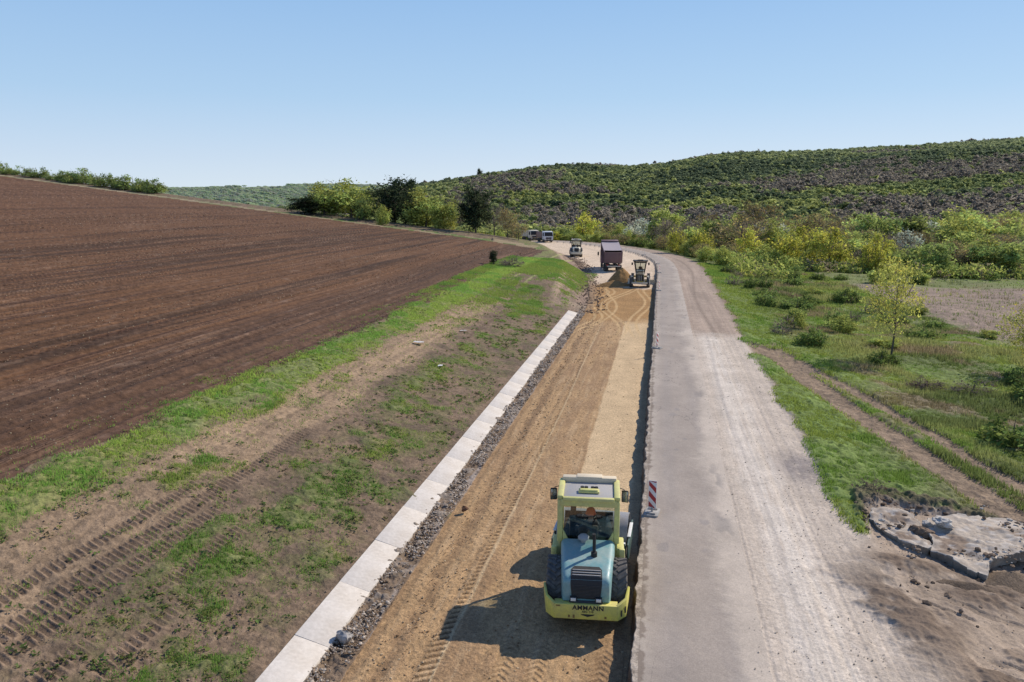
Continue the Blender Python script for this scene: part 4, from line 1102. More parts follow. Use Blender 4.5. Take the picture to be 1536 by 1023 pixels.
    s = rng.uniform(77, 150, n); aa = rng.normal(size=n)*.8-.3; L = np.interp(s, LANE_S, LANE_L); X = np.empty(n); Y = np.empty(n)
    for i in range(n): X[i], Y[i], _ = road_pt(s[i], L[i]-aa[i])
    sz = .04+.10*rng.random(n)**3; c = np.array((.24, .17, .12))*(.5+.9*rng.random((n, 1)))
    rocks('cut_slope_clods', X, Y, terrain(X, Y)+.05, sz, c, 'earth clods along the foot of the bare cut slope')
stones()
# ------------------------------------------------------------------ VEHICLES
TYRE = paint('tyre_rubber', (.075, .072, .070), .9, .85, (.20, .175, .15), sc=5, spec=.2)
BLACK = paint('black_plastic', (.014, .014, .015), .55, .25, (.10, .085, .07))
DARKSTEEL = paint('dark_steel', (.05, .05, .052), .6, .5, (.16, .13, .10))
STEEL = paint('drum_steel', (.34, .335, .34), .5, .45, (.28, .235, .19), metal=.35, sc=2)
SEATM = paint('seat_vinyl', (.02, .02, .022), .7, .1)
GREYP = paint('grey_panel', (.36, .35, .345), .6, .3, (.40, .34, .27))
LAMPR = paint('red_lens', (.35, .03, .02), .2, .2); LAMPW = paint('clear_lens', (.75, .73, .68), .25, .35, (.45, .40, .33))
MIRR = paint('mirror_glass', (.35, .38, .42), .08, .05, metal=.9)
def wheel(parent, x, y, r, w, rim_mat, side, lugs=True, rimr=.58, name='wheel'):
    """side +1: outer face to +x"""
    wo = thing(name, None, None); wo.parent = parent; wo.location = (x, y, r)
    mb = MB(); h = w/2
    mb.lathe([(r*rimr, -h*.92), (r*.86, -h), (r*.955, -h*.88), (r*.97, 0), (r*.955, h*.88), (r*.86, h), (r*rimr, h*.92)], (0, 0, 0), 44)
    if lugs:
        n = 22
        for k in range(n):
            for sg in (-1, 1):
                a = 2*math.pi*(k+(.5 if sg > 0 else 0))/n
                M = Matrix.Rotation(a, 4, 'X') @ Matrix.Translation((sg*h*.47, 0, r*.975)) @ Matrix.Rotation(sg*.62, 4, 'Z')
                x_, y_, z_ = h*.56, r*.062, r*.035
                v = [(-x_, -y_, -z_), (x_, -y_, -z_), (x_, y_, -z_), (-x_, y_, -z_), (-x_, -y_*.8, z_), (x_*.96, -y_*.8, z_), (x_*.96, y_*.8, z_), (-x_, y_*.8, z_)]
                mb.poly(v, [(0, 3, 2, 1), (4, 5, 6, 7), (0, 1, 5, 4), (1, 2, 6, 5), (2, 3, 7, 6), (3, 0, 4, 7)], 0, M)
    mb.build('tyre', TYRE, wo)
    mb = MB(); o = side*h
    mb.lathe([(0.001, o*.35), (r*.20, o*.35), (r*.22, o*.75), (r*.30, o*.75), (r*.33, o*.30), (r*.50, o*.25), (r*.575, o*.90), (r*rimr+.004, o*.93), (r*rimr+.004, -o*.9), (r*.5, -o*.9), (0.001, -o*.5)], (0, 0, 0), 28)
    for k in range(8):
        a = k*math.pi/4; mb.lathe([(0.001, o*.72), (r*.03, o*.72), (r*.03, o*.85), (0.001, o*.85)], (0, math.cos(a)*r*.26, math.sin(a)*r*.26), 6)
    mb.build('rim', rim_mat, wo); return wo
def text_mesh(name, body, size, mat, parent, loc, rot, ext=.004, bold=.0):
    cu = bpy.data.curves.new('writing', 'FONT'); cu.body = body; cu.size = size; cu.align_x = 'CENTER'; cu.align_y = 'CENTER'; cu.extrude = ext; cu.offset = bold; cu.space_character = 1.08
    ob = bpy.data.objects.new('writing', cu); COL.objects.link(ob)
    dg = bpy.context.evaluated_depsgraph_get(); me = bpy.data.meshes.new_from_object(ob.evaluated_get(dg))
    bpy.data.objects.remove(ob); bpy.data.curves.remove(cu)
    me.materials.clear(); me.materials.append(mat)
    o = link(bpy.data.objects.new(name, me), parent); o.location = loc; o.rotation_euler = rot; return o
def rrect(w, z0, z1, y, r=.12, n=4):
    """rounded-top section in the x-z plane at y"""
    P = [Vector((w/2, y, z0))]
    for k in range(n+1):
        a = k/n*math.pi/2; P.append(Vector((w/2-r+r*math.cos(a), y, z1-r+r*math.sin(a))))
    for k in range(n+1):
        a = math.pi/2+k/n*math.pi/2; P.append(Vector((-w/2+r+r*math.cos(a), y, z1-r+r*math.sin(a))))
    P.append(Vector((-w/2, y, z0))); return P

def soil_roller(loc, rz, steer, label, hoodc, framec, bumperc, drumframec, lettering=True, roofc=None, rz_tilt=0):
    t = thing('soil_compactor', label, 'road roller', loc, rz)
    # --- bumper: back plate and two wings swept round the tyres
    mb = MB()
    mb.prism([(-.80, 0), (.80, 0), (.80, .09), (-.80, .09)], 'z', .52, .92, .02)
    for sg in (-1, 1):
        v = [(sg*.80, 0.0, .52), (sg*1.02, .22, .55), (sg*1.10, .66, .78), (sg*1.12, .70, 1.12), (sg*1.03, .26, 1.00), (sg*.80, 0, .92)]
        w = [(a-sg*.05, b+.06, c) for a, b, c in v]
        f = [(0, 1, 4, 5), (1, 2, 3, 4), (11, 10, 7, 6), (10, 9, 8, 7)]
        n = 6
        f += [(i, i+n, (i+1) % n+n, (i+1) % n) for i in range(n)]
        mb.poly(v+w, f, .008)
    mb.prism([(-.80, .09), (.80, .09), (.80, .34), (-.80, .34)], 'z', .84, .885, .008)
    bp = mb.build('bumper', bumperc, t)
    if lettering:
        text_mesh('lettering', 'AMMANN', .17, BLACK, bp, (.06, -.004, .835), (math.pi/2, 0, 0), .003, .004)
        text_mesh('lettering', 'ASC 110', .075, BLACK, bp, (.05, -.004, .735), (math.pi/2, 0, 0), .003, .002)
        mb = MB()
        mb.poly([(-.13, -.006, .672), (.23, -.006, .672), (.19, -.006, .64), (.05, -.006, .60), (-.09, -.006, .64)], [(0, 1, 2, 3, 4)])
        mb.build('emblem', BLACK, bp)
        for c_, d_ in (((-.70, -.004, .875), (.11, .008, .035)), ((-.42, -.004, .60), (.05, .008, .07)), ((-.30, -.004, .60), (.05, .008, .09)), ((.50, -.004, .60), (.05, .008, .06))):
            mb = MB(); mb.box(c_, d_, .002); mb.build('marking', paint('worn_marking', (.22, .13, .03), .8, .3), bp)
        mb = MB()
        for k, (yy, zz) in enumerate(((.10, .70), (.20, .76))):
            x = .80+(yy/.22)*.22+.006
            mb.prism([(x-.012, yy-.03), (x+.018, yy+.012), (x+.012, yy+.016), (x-.018, yy-.026)], 'z', zz-.09, zz+.08, 0)
        mb.build('slot', BLACK, bp)
    # --- engine hood
    mb = MB()
    secs = [(.22, 1.16, .90, 1.40, .10), (.26, 1.20, .88, 1.47, .12), (.36, 1.24, .86, 1.54, .14), (.9, 1.34, .86, 1.63, .15), (1.5, 1.42, .86, 1.69, .15), (2.12, 1.48, .86, 1.74, .15)]
    mb.loft([rrect(w, z0, z1, y, r, 5) for y, w, z0, z1, r in secs])
    hd = mb.build('hood', hoodc, t, 40)
    # grille: wraps from the sloped top down the back
    def arch(y0, k0, w, zt):
        return [(-w/2, 0), (w/2, 0), (w/2, zt-.1), (w/2-.1, zt), (-w/2+.1, zt), (-w/2, zt-.1)]
    mb = MB()
    G0, G1 = .98, 1.50
    mb.poly([(-.36, .195, G0), (.36, .195, G0), (.40, .205, 1.38), (-.40, .205, 1.38), (-.40, .30, 1.535), (.40, .30, 1.535), (-.39, .60, 1.60), (.39, .60, 1.60), (-.32, .72, 1.618), (.32, .72, 1.618)],
            [(0, 1, 2, 3), (3, 2, 5, 4), (4, 5, 7, 6), (6, 7, 9, 8)])
    gr = mb.build('grille', BLACK, hd)
    mb = MB()
    for yy, zz, tl in ((.345, 1.556, -.2), (.44, 1.578, -.2), (.54, 1.598, -.2)):
        mb.box((0, yy, zz), (.72, .035, .022), .004, (tl, 0, 0))
    mb.build('slat', GREYP, gr)
    mb = MB()
    for k in range(9): mb.box((0, .190, 1.04+k*.038), (.68, .010, .010), .002)
    mb.build('mesh_screen', DARKSTEEL, gr)
    for sg in (-1, 1):
        mb = MB(); mb.box((sg*.32, .15, 1.0), (.17, .09, .12), .012)
        lm = mb.build('tail_light', BLACK, t)
        mb = MB(); mb.box((sg*.32, .098, 1.0), (.13, .02, .08), .006); mb.build('lens', LAMPW, lm)
    # --- exhaust and air cleaner
    mb = MB(); mb.tube([(.18, 1.25, 1.60), (.18, 1.25, 1.78)], .085, 14); mb.tube([(.18, 1.25, 1.76), (.18, 1.26, 2.10), (.165, 1.22, 2.30)], .045, 12)
    mb.build('exhaust_pipe', BLACK, t, 50)
    mb = MB(); mb.lathe([(.001, 0), (.07, 0), (.07, .10), (.15, .12), (.155, .18), (.09, .24), (.001, .25)], (-.12, 1.98, 1.70), 24, 'z'); mb.build('air_cleaner', GREYP, t, 50)
    # --- cab
    W, yb, yf, zb, zr = .78, 2.16, 3.60, 1.20, 2.86
    mb = MB(); s = .12
    for sg in (-1, 1):
        mb.prism([(yb, 1.62), (yb+.15, 1.62), (yb+.10, zr), (yb-.04, zr)], 'x', sg*W-.075, sg*W+.075, .025)          # rear posts
        mb.box((sg*W, yf-.04, (zb+zr)/2), (.09, .09, zr-zb), .02)
        mb.box((sg*W, (yb+yf)/2, zr-.05), (.11, yf-yb, .14), .03)
        mb.box((sg*W, (yb+yf)/2+.02, zb+.22), (.07, yf-yb-.15, .46), .02)
    mb.box((0, yb-.005, zr-.07), (2*W-.02, .13, .20), .03)
    mb.box((0, yf-.03, zr-.06), (2*W-.02, .10, .16), .02); mb.box((0, yf-.03, zb+.06), (2*W-.02, .08, .12), .02)
    for sg in (-1, 1): mb.prism([(sg*.70, 1.64), (sg*.70, 1.98), (sg*.52, 1.64)], 'y', yb+.0, yb+.10, .01)
    cf = mb.build('cab_frame', framec, t)
    mb = MB()   # roof: a rim around a sunken panel, thick pale front lip
    zt = 2.92
    mb.box((-W, 2.86, zt), (.17, 1.46, .13), .04); mb.box((W, 2.86, zt), (.17, 1.46, .13), .04); mb.box((0, 2.10, zt-.01), (2*W-.16, .15, .11), .03)
    rf = mb.build('roof_rim', roofc or framec, t)
    mb = MB(); mb.prism([(3.40, 2.90), (3.78, 2.90), (3.84, 2.96), (3.66, 3.06), (3.40, 3.07)], 'x', -.78, .78, .035)
    mb.box((0, 3.55, 3.065), (.74, .30, .05), .02)
    mb.build('roof_lip', roofc or paint('cream_paint', (.72, .60, .42), .5, .35, (.55, .45, .33)), t)
    mb = MB(); mb.box((0, 2.80, 2.90), (2*W-.16, 1.3, .04), .005); mb.build('roof_panel', roofc or GREYP, t)
    mb = MB(); mb.box((.0, 2.62, 2.96), (.58, .26, .06), .02); mb.box((0, 2.60, 3.0), (.50, .16, .05), .02); ac = mb.build('roof_fan', framec, t)
    mb = MB()
    for x in (-.19, -.08, .10, .2): mb.lathe([(.001, 0), (.052, 0), (.052, .05), (.001, .05)], (x, 2.73, 3.0), 14, 'z')
    mb.build('lamp', BLACK, ac)
    # glass panes
    mb = MB(); mb.poly([(-.70, yb+.05, 1.64), (.70, yb+.05, 1.64), (.70, yb+.02, 2.72), (-.70, yb+.02, 2.72)], [(0, 1, 2, 3)]); mb.build('rear_window', M_GLASS, t)
    mb = MB(); mb.poly([(-.72, yf-.02, 1.3), (.72, yf-.02, 1.3), (.72, yf-.02, 2.72), (-.72, yf-.02, 2.72)], [(0, 1, 2, 3)]); mb.build('windscreen', M_GLASS, t)
    for sg in (-1, 1):
        mb = MB(); mb.poly([(sg*.79, yb+.16, 1.64), (sg*.79, yf-.1, 1.64), (sg*.79, yf-.1, 2.74), (sg*.79, yb+.12, 2.74)], [(0, 1, 2, 3)]); mb.build('side_window', M_GLASS, t)
    # interior
    mb = MB(); mb.box((0, 2.92, 1.16), (1.5, 1.46, .10), .01); mb.box((0, yb+.16, 1.42), (1.38, .10, .46), .02); mb.build('cab_floor', BLACK, t)
    mb = MB(); mb.box((0, 2.72, 1.42), (.52, .50, .14), .05); mb.box((0, 2.44, 1.72), (.56, .15, .60), .06, (-.12, 0, 0)); mb.box((0, 2.74, 1.28), (.34, .36, .18), .03)
    mb.box((-.33, 2.74, 1.78), (.09, .40, .07), .03); mb.box((.33, 2.74, 1.78), (.09, .40, .07), .03)
    mb.build('seat', SEATM, t)
    mb = MB(); mb.prism([(3.28, 1.2), (3.5, 1.2), (3.46, 2.0), (3.32, 2.0)], 'x', -.22, .22, .03); mb.box((0, 3.50, 1.62), (1.40, .06, .78), .02); mb.box((.60, 2.95, 1.72), (.22, .9, .5), .05); mb.box((-.62, 2.95, 1.66), (.16, .9, .4), .05); mb.box((-.45, 3.3, 2.12), (.16, .06, .24), .02)
    cs = mb.build('console', BLACK, t)
    mb = MB(); mb.lathe([(.19, -.016), (.205, 0), (.19, .016), (.175, 0)], (0, 3.22, 1.97), 28, 'z'); mb.tube([(0, 3.22, 1.96), (0, 3.36, 1.85)], .03, 8); mb.tube([(-.18, 3.22, 1.965), (.18, 3.22, 1.965)], .015, 6); mb.build('steering_wheel', BLACK, cs)
    # mirrors
    for sg in (-1, 1):
        mb = MB(); mb.tube([(sg*.80, 3.45, 2.80), (sg*1.0, 3.42, 2.74), (sg*1.02, 3.38, 2.45)], .014, 6); mb.box((sg*1.03, 3.36, 2.56), (.20, .07, .36), .03, (0, 0, sg*-.2))
        mi = mb.build('mirror', BLACK, t)
        mb = MB(); mb.box((sg*1.03, 3.322, 2.56), (.16, .006, .30), .002, (0, 0, sg*-.2)); mb.build('mirror_glass', MIRR, mi)
    # fenders / platforms beside the cab and steps
    for sg in (-1, 1):
        mb = MB(); mb.box((sg*.90, 2.62, 1.30), (.20, .80, .34), .04); mb.box((sg*.94, 2.2, 1.22), (.16, .12, .50), .03)
        mb.build('side_tank', framec, t)
        mb = MB(); mb.box((sg*.96, 2.9, .62), (.22, .5, .03), .004); mb.box((sg*.96, 2.9, .92), (.20, .44, .03), .004)
        for q in (2.66, 3.14): mb.box((sg*.96, q, .86), (.03, .03, .62), .004)
        mb.build('step', DARKSTEEL, t)
    mb = MB(); mb.box((0, 1.3, .72), (.86, 2.3, .42), .03); mb.box((0, 2.75, .80), (.9, 1.2, .5), .04); mb.lathe([(.001, -.3), (.12, -.3), (.12, .3), (.001, .3)], (0, 3.5, .75), 16, 'z'); mb.build('chassis', DARKSTEEL, t)
    for sg in (-1, 1): wheel(t, sg*.80, 1.36, .76, .52, framec, sg)
    # --- drum and its frame, steered about the joint
    J = thing('drum_frame_joint', None, None); bpy.data.objects.remove(J)
    M = Matrix.Translation((0, 3.5, 0)) @ Matrix.Rotation(steer, 4, 'Z') @ Matrix.Translation((0, -3.5, 0))
    yd_ = 4.86; r = .735
    mb = MB(); mb.lathe([(r, -1.07), (r, 1.07), (r-.03, 1.07), (r-.03, 1.03), (.25, .95), (.25, -.95), (r-.03, -1.03), (r-.03, -1.07)], (0, yd_, r), 64)
    d = mb.build('drum', STEEL, t, 30); d.matrix_local = M
    mb = MB()
    for sg in (-1, 1):
        mb.prism([(3.75, .55), (4.2, .30), (5.65, .42), (5.72, .95), (5.3, 1.02), (4.2, .98), (3.75, .95)], 'x', sg*1.13-.025, sg*1.13+.025, .012)
    mb.box((0, 5.66, .70), (2.14, .10, .36), .03); mb.box((0, 3.86, .72), (2.14, .16, .42), .03); mb.box((0, 3.65, .74), (.5, .5, .3), .03)
    f = mb.build('drum_frame', drumframec, t); f.matrix_local = M
    mb = MB()
    for sg in (-1, 1): mb.box((sg*1.13, 4.75, 1.015), (.10, 1.1, .025), .006)
    mb.box((0, 3.86, .945), (2.1, .10, .02), .005)
    e = mb.build('frame_edge', paint('white_edge', (.72, .72, .70), .5, .3, (.5, .45, .4)), f)
    return t
TEAL = paint('teal_paint', (.15, .325, .335), .36, .5, (.46, .42, .35), sc=1.6)
LIME = paint('lime_yellow_paint', (.64, .62, .20), .42, .6, (.40, .33, .19), sc=2.2)
BUMP = paint('bumper_yellow', (.70, .62, .11), .45, .65, (.36, .29, .16), sc=2.6)
DGREEN = paint('dark_green_frame', (.03, .085, .075), .5, .4, (.20, .17, .13))
RX, RY, RZ = 1.86, 18.62, -R(6.5)
roller = soil_roller((RX, RY, .02), RZ, -R(6.0), 'teal and lime-yellow soil roller with a glazed cab driving along the roadbed in the foreground', TEAL, LIME, BUMP, DGREEN)

# --- the driver, one continuous body grown on a skeleton
def skin_body(name, V, E, Rd, mat, parent=None, root=0, sub=2):
    me = bpy.data.meshes.new(name); me.from_pydata(V, E, [])
    o = link(bpy.data.objects.new(name, me))
    md = o.modifiers.new('skin', 'SKIN'); md.use_smooth_shade = True
    sv = me.skin_vertices[0].data
    for i, r in enumerate(Rd):
        sv[i].radius = r if isinstance(r, tuple) else (r, r); sv[i].use_root = (i == root)
    ms = o.modifiers.new('sub', 'SUBSURF'); ms.levels = sub; ms.render_levels = sub
    dg = bpy.context.evaluated_depsgraph_get(); m2 = bpy.data.meshes.new_from_object(o.evaluated_get(dg))
    bpy.data.objects.remove(o)
    m2.materials.clear(); m2.materials.append(mat)
    m2.polygons.foreach_set('use_smooth', np.ones(len(m2.polygons), bool)); m2.name = name
    return link(bpy.data.objects.new(name, m2), parent)
def driver():
    p = thing('person', 'driver in an orange-red hard hat seated in the cab of the teal roller', 'person')
    SK = paint('skin', (.42, .23, .15), .6, .1, (.3, .15, .1)); JK = paint('dark_jacket', (.03, .033, .04), .9, .2, (.07, .06, .05)); TR = paint('work_trousers', (.035, .045, .07), .9, .2, (.08, .07, .06))
    V = [(0, 0, 0), (0, .02, .18), (0, .01, .36), (0, .02, .46), (0, .03, .54), (0, .05, .62), (0, .07, .72)]   # pelvis..neck, head
    E = [(i, i+1) for i in range(6)]; Rd = [(.15, .12), (.15, .11), (.17, .11), (.10, .08), (.055, .055), (.078, .09), (.07, .085)]
    for sg in (-1, 1):
        b = len(V)
        V += [(sg*.17, .02, .43), (sg*.24, .10, .20), (sg*.17, .36, .24), (sg*.145, .445, .30)]
        E += [(3, b), (b, b+1), (b+1, b+2), (b+2, b+3)]; Rd += [.065, .05, .034, (.040, .018)]
        hb = b+3
        for k in range(4):
            c = len(V); xx = sg*(.145+(k-1.5)*.021)
            V += [(xx, .485+.006*(k in (1, 2)), .325), (xx, .51, .315), (xx, .505, .290)]
            E += [(hb, c), (c, c+1), (c+1, c+2)]; Rd += [.0095, .009, .008]
        c = len(V); V += [(sg*.105, .46, .30), (sg*.095, .485, .288)]; E += [(hb-0, c), (c, c+1)]; Rd += [.011, .009]
        b = len(V)
        V += [(sg*.10, .10, .0), (sg*.14, .46, .05), (sg*.14, .52, -.36), (sg*.14, .60, -.41)]
        E += [(0, b), (b, b+1), (b+1, b+2), (b+2, b+3)]; Rd += [.095, .068, .05, .045]
    body = skin_body('body', V, E, Rd, SK, p)
    # clothes: the jacket and trousers are the body's own surface pushed out a little, cut at neck, wrist, waist and ankle
    src = body.data
    def garment(name, test, mat, off):
        bm = bmesh.new(); bm.from_mesh(src); bm.normal_update()
        kill = [f for f in bm.faces if not test(f.calc_center_median())]
        bmesh.ops.delete(bm, geom=kill, context='FACES')
        for v in bm.verts: v.co += v.normal*off
        me = bpy.data.meshes.new(name); bm.to_mesh(me); bm.free(); me.materials.append(mat)
        me.polygons.foreach_set('use_smooth', np.ones(len(me.polygons), bool))
        link(bpy.data.objects.new(name, me), p)
    garment('jacket', lambda c: .03 < c.z < .505 and c.y < .40 and not (c.y > .15 and c.z < .1), JK, .014)
    garment('trousers', lambda c: c.z < .05 or (c.z < .14 and c.y > .15), TR, .010)
    mb = MB(); mb.lathe([(.001, .165), (.07, .15), (.118, .10), (.135, .02), (.155, -.02), (.15, -.03), (.115, 0), (.001, .09)], (0, .055, .715), 24, 'z'); mb.prism([(-.07, .14), (.07, .14), (.055, .24), (-.055, .24)], 'z', .70, .715, .005)
    mb.build('cap', paint('orange_cap', (.72, .15, .05), .5, .1), p)
    mb = MB(); mb.lathe([(.001, .05), (.09, .03), (.095, -.03), (.07, -.075), (.001, -.06)], (0, .025, .685), 18, 'z'); mb.build('hair', BLACK, p)
    for nm, c, d in (('nose', (0, .165, .665), (.03, .035, .04)), ('ear', (.088, .06, .665), (.02, .04, .055)), ('ear', (-.088, .06, .665), (.02, .04, .055))):
        mb = MB(); mb.box(c, d, .008); mb.build(nm, SK, p)
    for sg in (-1, 1):
        mb = MB(); mb.box((sg*.032, .142, .685), (.026, .012, .012), .003); mb.build('eye', BLACK, p)
    mb = MB(); mb.box((0, .145, .625), (.05, .012, .012), .003); mb.build('mouth', paint('lips', (.3, .12, .09), .6, 0), p)
    M = Matrix.Translation((RX, RY, .02)) @ Matrix.Rotation(RZ, 4, 'Z') @ Matrix.Translation((.06, 2.66, 1.57))
    p.location = M.to_translation(); p.rotation_euler = (0, 0, RZ)
driver()

# --- small cream roller far off
CREAM = paint('cream_machine', (.66, .60, .46), .5, .35, (.45, .38, .28))
x, y, _ = 12.15, 150.5, 0
r2 = soil_roller((x, y, zat(x, y)), R(-3), 0, 'cream roller with a dark cab driving away on the pale stretch of roadbed', CREAM, BLACK, CREAM, BLACK, lettering=False, roofc=CREAM)
r2.scale = (1.08, 1.08, 1.08)

# --- dump truck with the body raised
def dump_truck(loc, rz, label):
    t = thing('dump_truck', label, 'dump truck', loc, rz)
    MAU = paint('mauve_body', (.150, .080, .092), .55, .45, (.22, .17, .15), sc=1.2); INS = paint('tarp_cloth', (.36, .31, .33), .8, .35, (.42, .35, .30), sc=1.2)
    CABC = paint('truck_cab_paint', (.16, .08, .12), .35, .2)
    mb = MB()
    for sg in (-1, 1): mb.box((sg*.42, 3.7, .95), (.10, 7.3, .26), .01)
    mb.box((0, .12, .80), (2.3, .10, .16), .02); mb.box((0, 1.6, .72), (1.4, .3, .3), .02); mb.box((0, 3.0, .72), (1.4, .3, .3), .02)
    ch = mb.build('chassis', DARKSTEEL, t)
    mb = MB(); mb.box((.1, .055, .80), (1.9, .05, .13), .01); mb.build('rear_bar', paint('pale_bar', (.62, .58, .50), .6, .3), t)
    for sg in (-1, 1):
        mb = MB(); mb.box((sg*.85, .04, .98), (.34, .06, .14), .01); l = mb.build('tail_light', LAMPR, t)
        mb = MB(); mb.box((sg*1.0, .30, .72), (.52, .02, .5), .004); mb.build('mud_flap', BLACK, t)
    # body, hinged at the rear
    M = Matrix.Translation((0, .35, 1.22)) @ Matrix.Rotation(R(11), 4, 'X')
    w, L, h = 1.30, 5.6, 1.62
    mb = MB()
    mb.box((0, L/2, .05), (2*w, L, .10), .01)
    for sg in (-1, 1):
        mb.box((sg*(w-.03), L/2, h/2), (.06, L, h), .01); mb.box((sg*(w-.02), L/2, h), (.13, L, .12), .015)
        for k in range(7): mb.box((sg*(w+.035), .35+k*.8, h/2), (.08, .10, h-.1), .01)
    mb.box((0, L-.03, h/2+.12), (2*w, .06, h+.24), .01); mb.box((0, L+.28, h+.27), (2*w-.1, .75, .06), .01)
    b = mb.build('dump_body', MAU, t); b.matrix_local = M
    mb = MB(); nn = 9; V = []; FF = []
    for i in range(nn):
        for j in range(5):
            V.append(((j/4-.5)*(2*w-.03), .75+(L-.75)*i/(nn-1), h+.075-.05*math.sin(i*math.pi*2)*.0-.045*math.sin(j/4*math.pi)*(1 if i % 2 else .55)+.24*max(0, i/(nn-1)-.75)))
    for i in range(nn-1):
        for j in range(4): FF.append((i*5+j, i*5+j+1, i*5+j+6, i*5+j+5))
    mb.poly(V, FF); mb.build('tarp', INS, b)
    mb = MB(); mb.box((0, -.03, h/2-.02), (2*w-.1, .06, h-.1), .01); mb.box((0, -.03, h-.06), (2*w, .10, .10), .015)
    for k in range(4): mb.box((-.9+k*.6, -.07, h/2-.05), (.07, .04, h-.25), .01)
    tg = mb.build('tailgate', MAU, b)
    mb = MB()
    for sg in (-1, 1): mb.tube([(sg*w, -.03, h-.02), (sg*(w-.02), .12, h+.06)], .035, 8)
    mb.build('hinge', DARKSTEEL, tg)
    mb = MB(); mb.tube([(0, 4.0, .95), (0, 4.35, 1.75)], .09, 12); mb.build('lift_ram', STEEL, t)
    # cab
    mb = MB(); mb.prism([(6.25, .75), (8.05, .75), (8.10, 1.5), (7.85, 2.75), (6.35, 2.80), (6.25, 2.6)], 'x', -1.2, 1.2, .06); cb = mb.build('cab', CABC, t)
    mb = MB(); mb.poly([(-1.05, 8.09, 1.65), (1.05, 8.09, 1.65), (1.0, 7.92, 2.55), (-1.0, 7.92, 2.55)], [(0, 1, 2, 3)]); mb.build('windscreen', BLACK, cb)
    mb = MB(); mb.poly([(-.8, 6.24, 1.9), (.8, 6.24, 1.9), (.8, 6.25, 2.4), (-.8, 6.25, 2.4)], [(0, 1, 2, 3)]); mb.build('rear_window', BLACK, cb)
    for sg in (-1, 1):
        mb = MB(); mb.poly([(sg*1.206, 6.9, 1.65), (sg*1.206, 7.85, 1.65), (sg*1.206, 7.7, 2.45), (sg*1.206, 6.9, 2.45)], [(0, 1, 2, 3)]); mb.build('side_window', BLACK, cb)
        mb = MB(); mb.tube([(sg*1.2, 7.8, 2.5), (sg*1.52, 7.85, 2.5), (sg*1.52, 7.85, 1.6)], .02, 6); mb.box((sg*1.52, 7.82, 2.1), (.24, .09, .5), .03); mb.build('mirror', BLACK, cb)
    for yy in (1.1, 2.45):
        for sg in (-1, 1):
            wheel(t, sg*1.06, yy, .50, .27, DARKSTEEL, sg, False); wheel(t, sg*.74, yy, .50, .27, DARKSTEEL, sg, False)
    for sg in (-1, 1): wheel(t, sg*1.04, 6.9, .50, .30, DARKSTEEL, sg, False)
    for sg in (-1, 1):
        mb = MB(); mb.prism([(.45, 1.12), (3.05, 1.12), (3.05, 1.08), (.45, 1.08)], 'x', sg*1.0-.24, sg*1.0+.24, .01); mb.build('mudguard', BLACK, t)
    return t
tx, ty = 15.35, 121.0
dt = dump_truck((tx, ty, zat(tx, ty)), R(-1.5), 'dark mauve dump truck with its tarped body slightly raised, seen from behind')
dt.scale = (1.06, 1.06, 1.06)

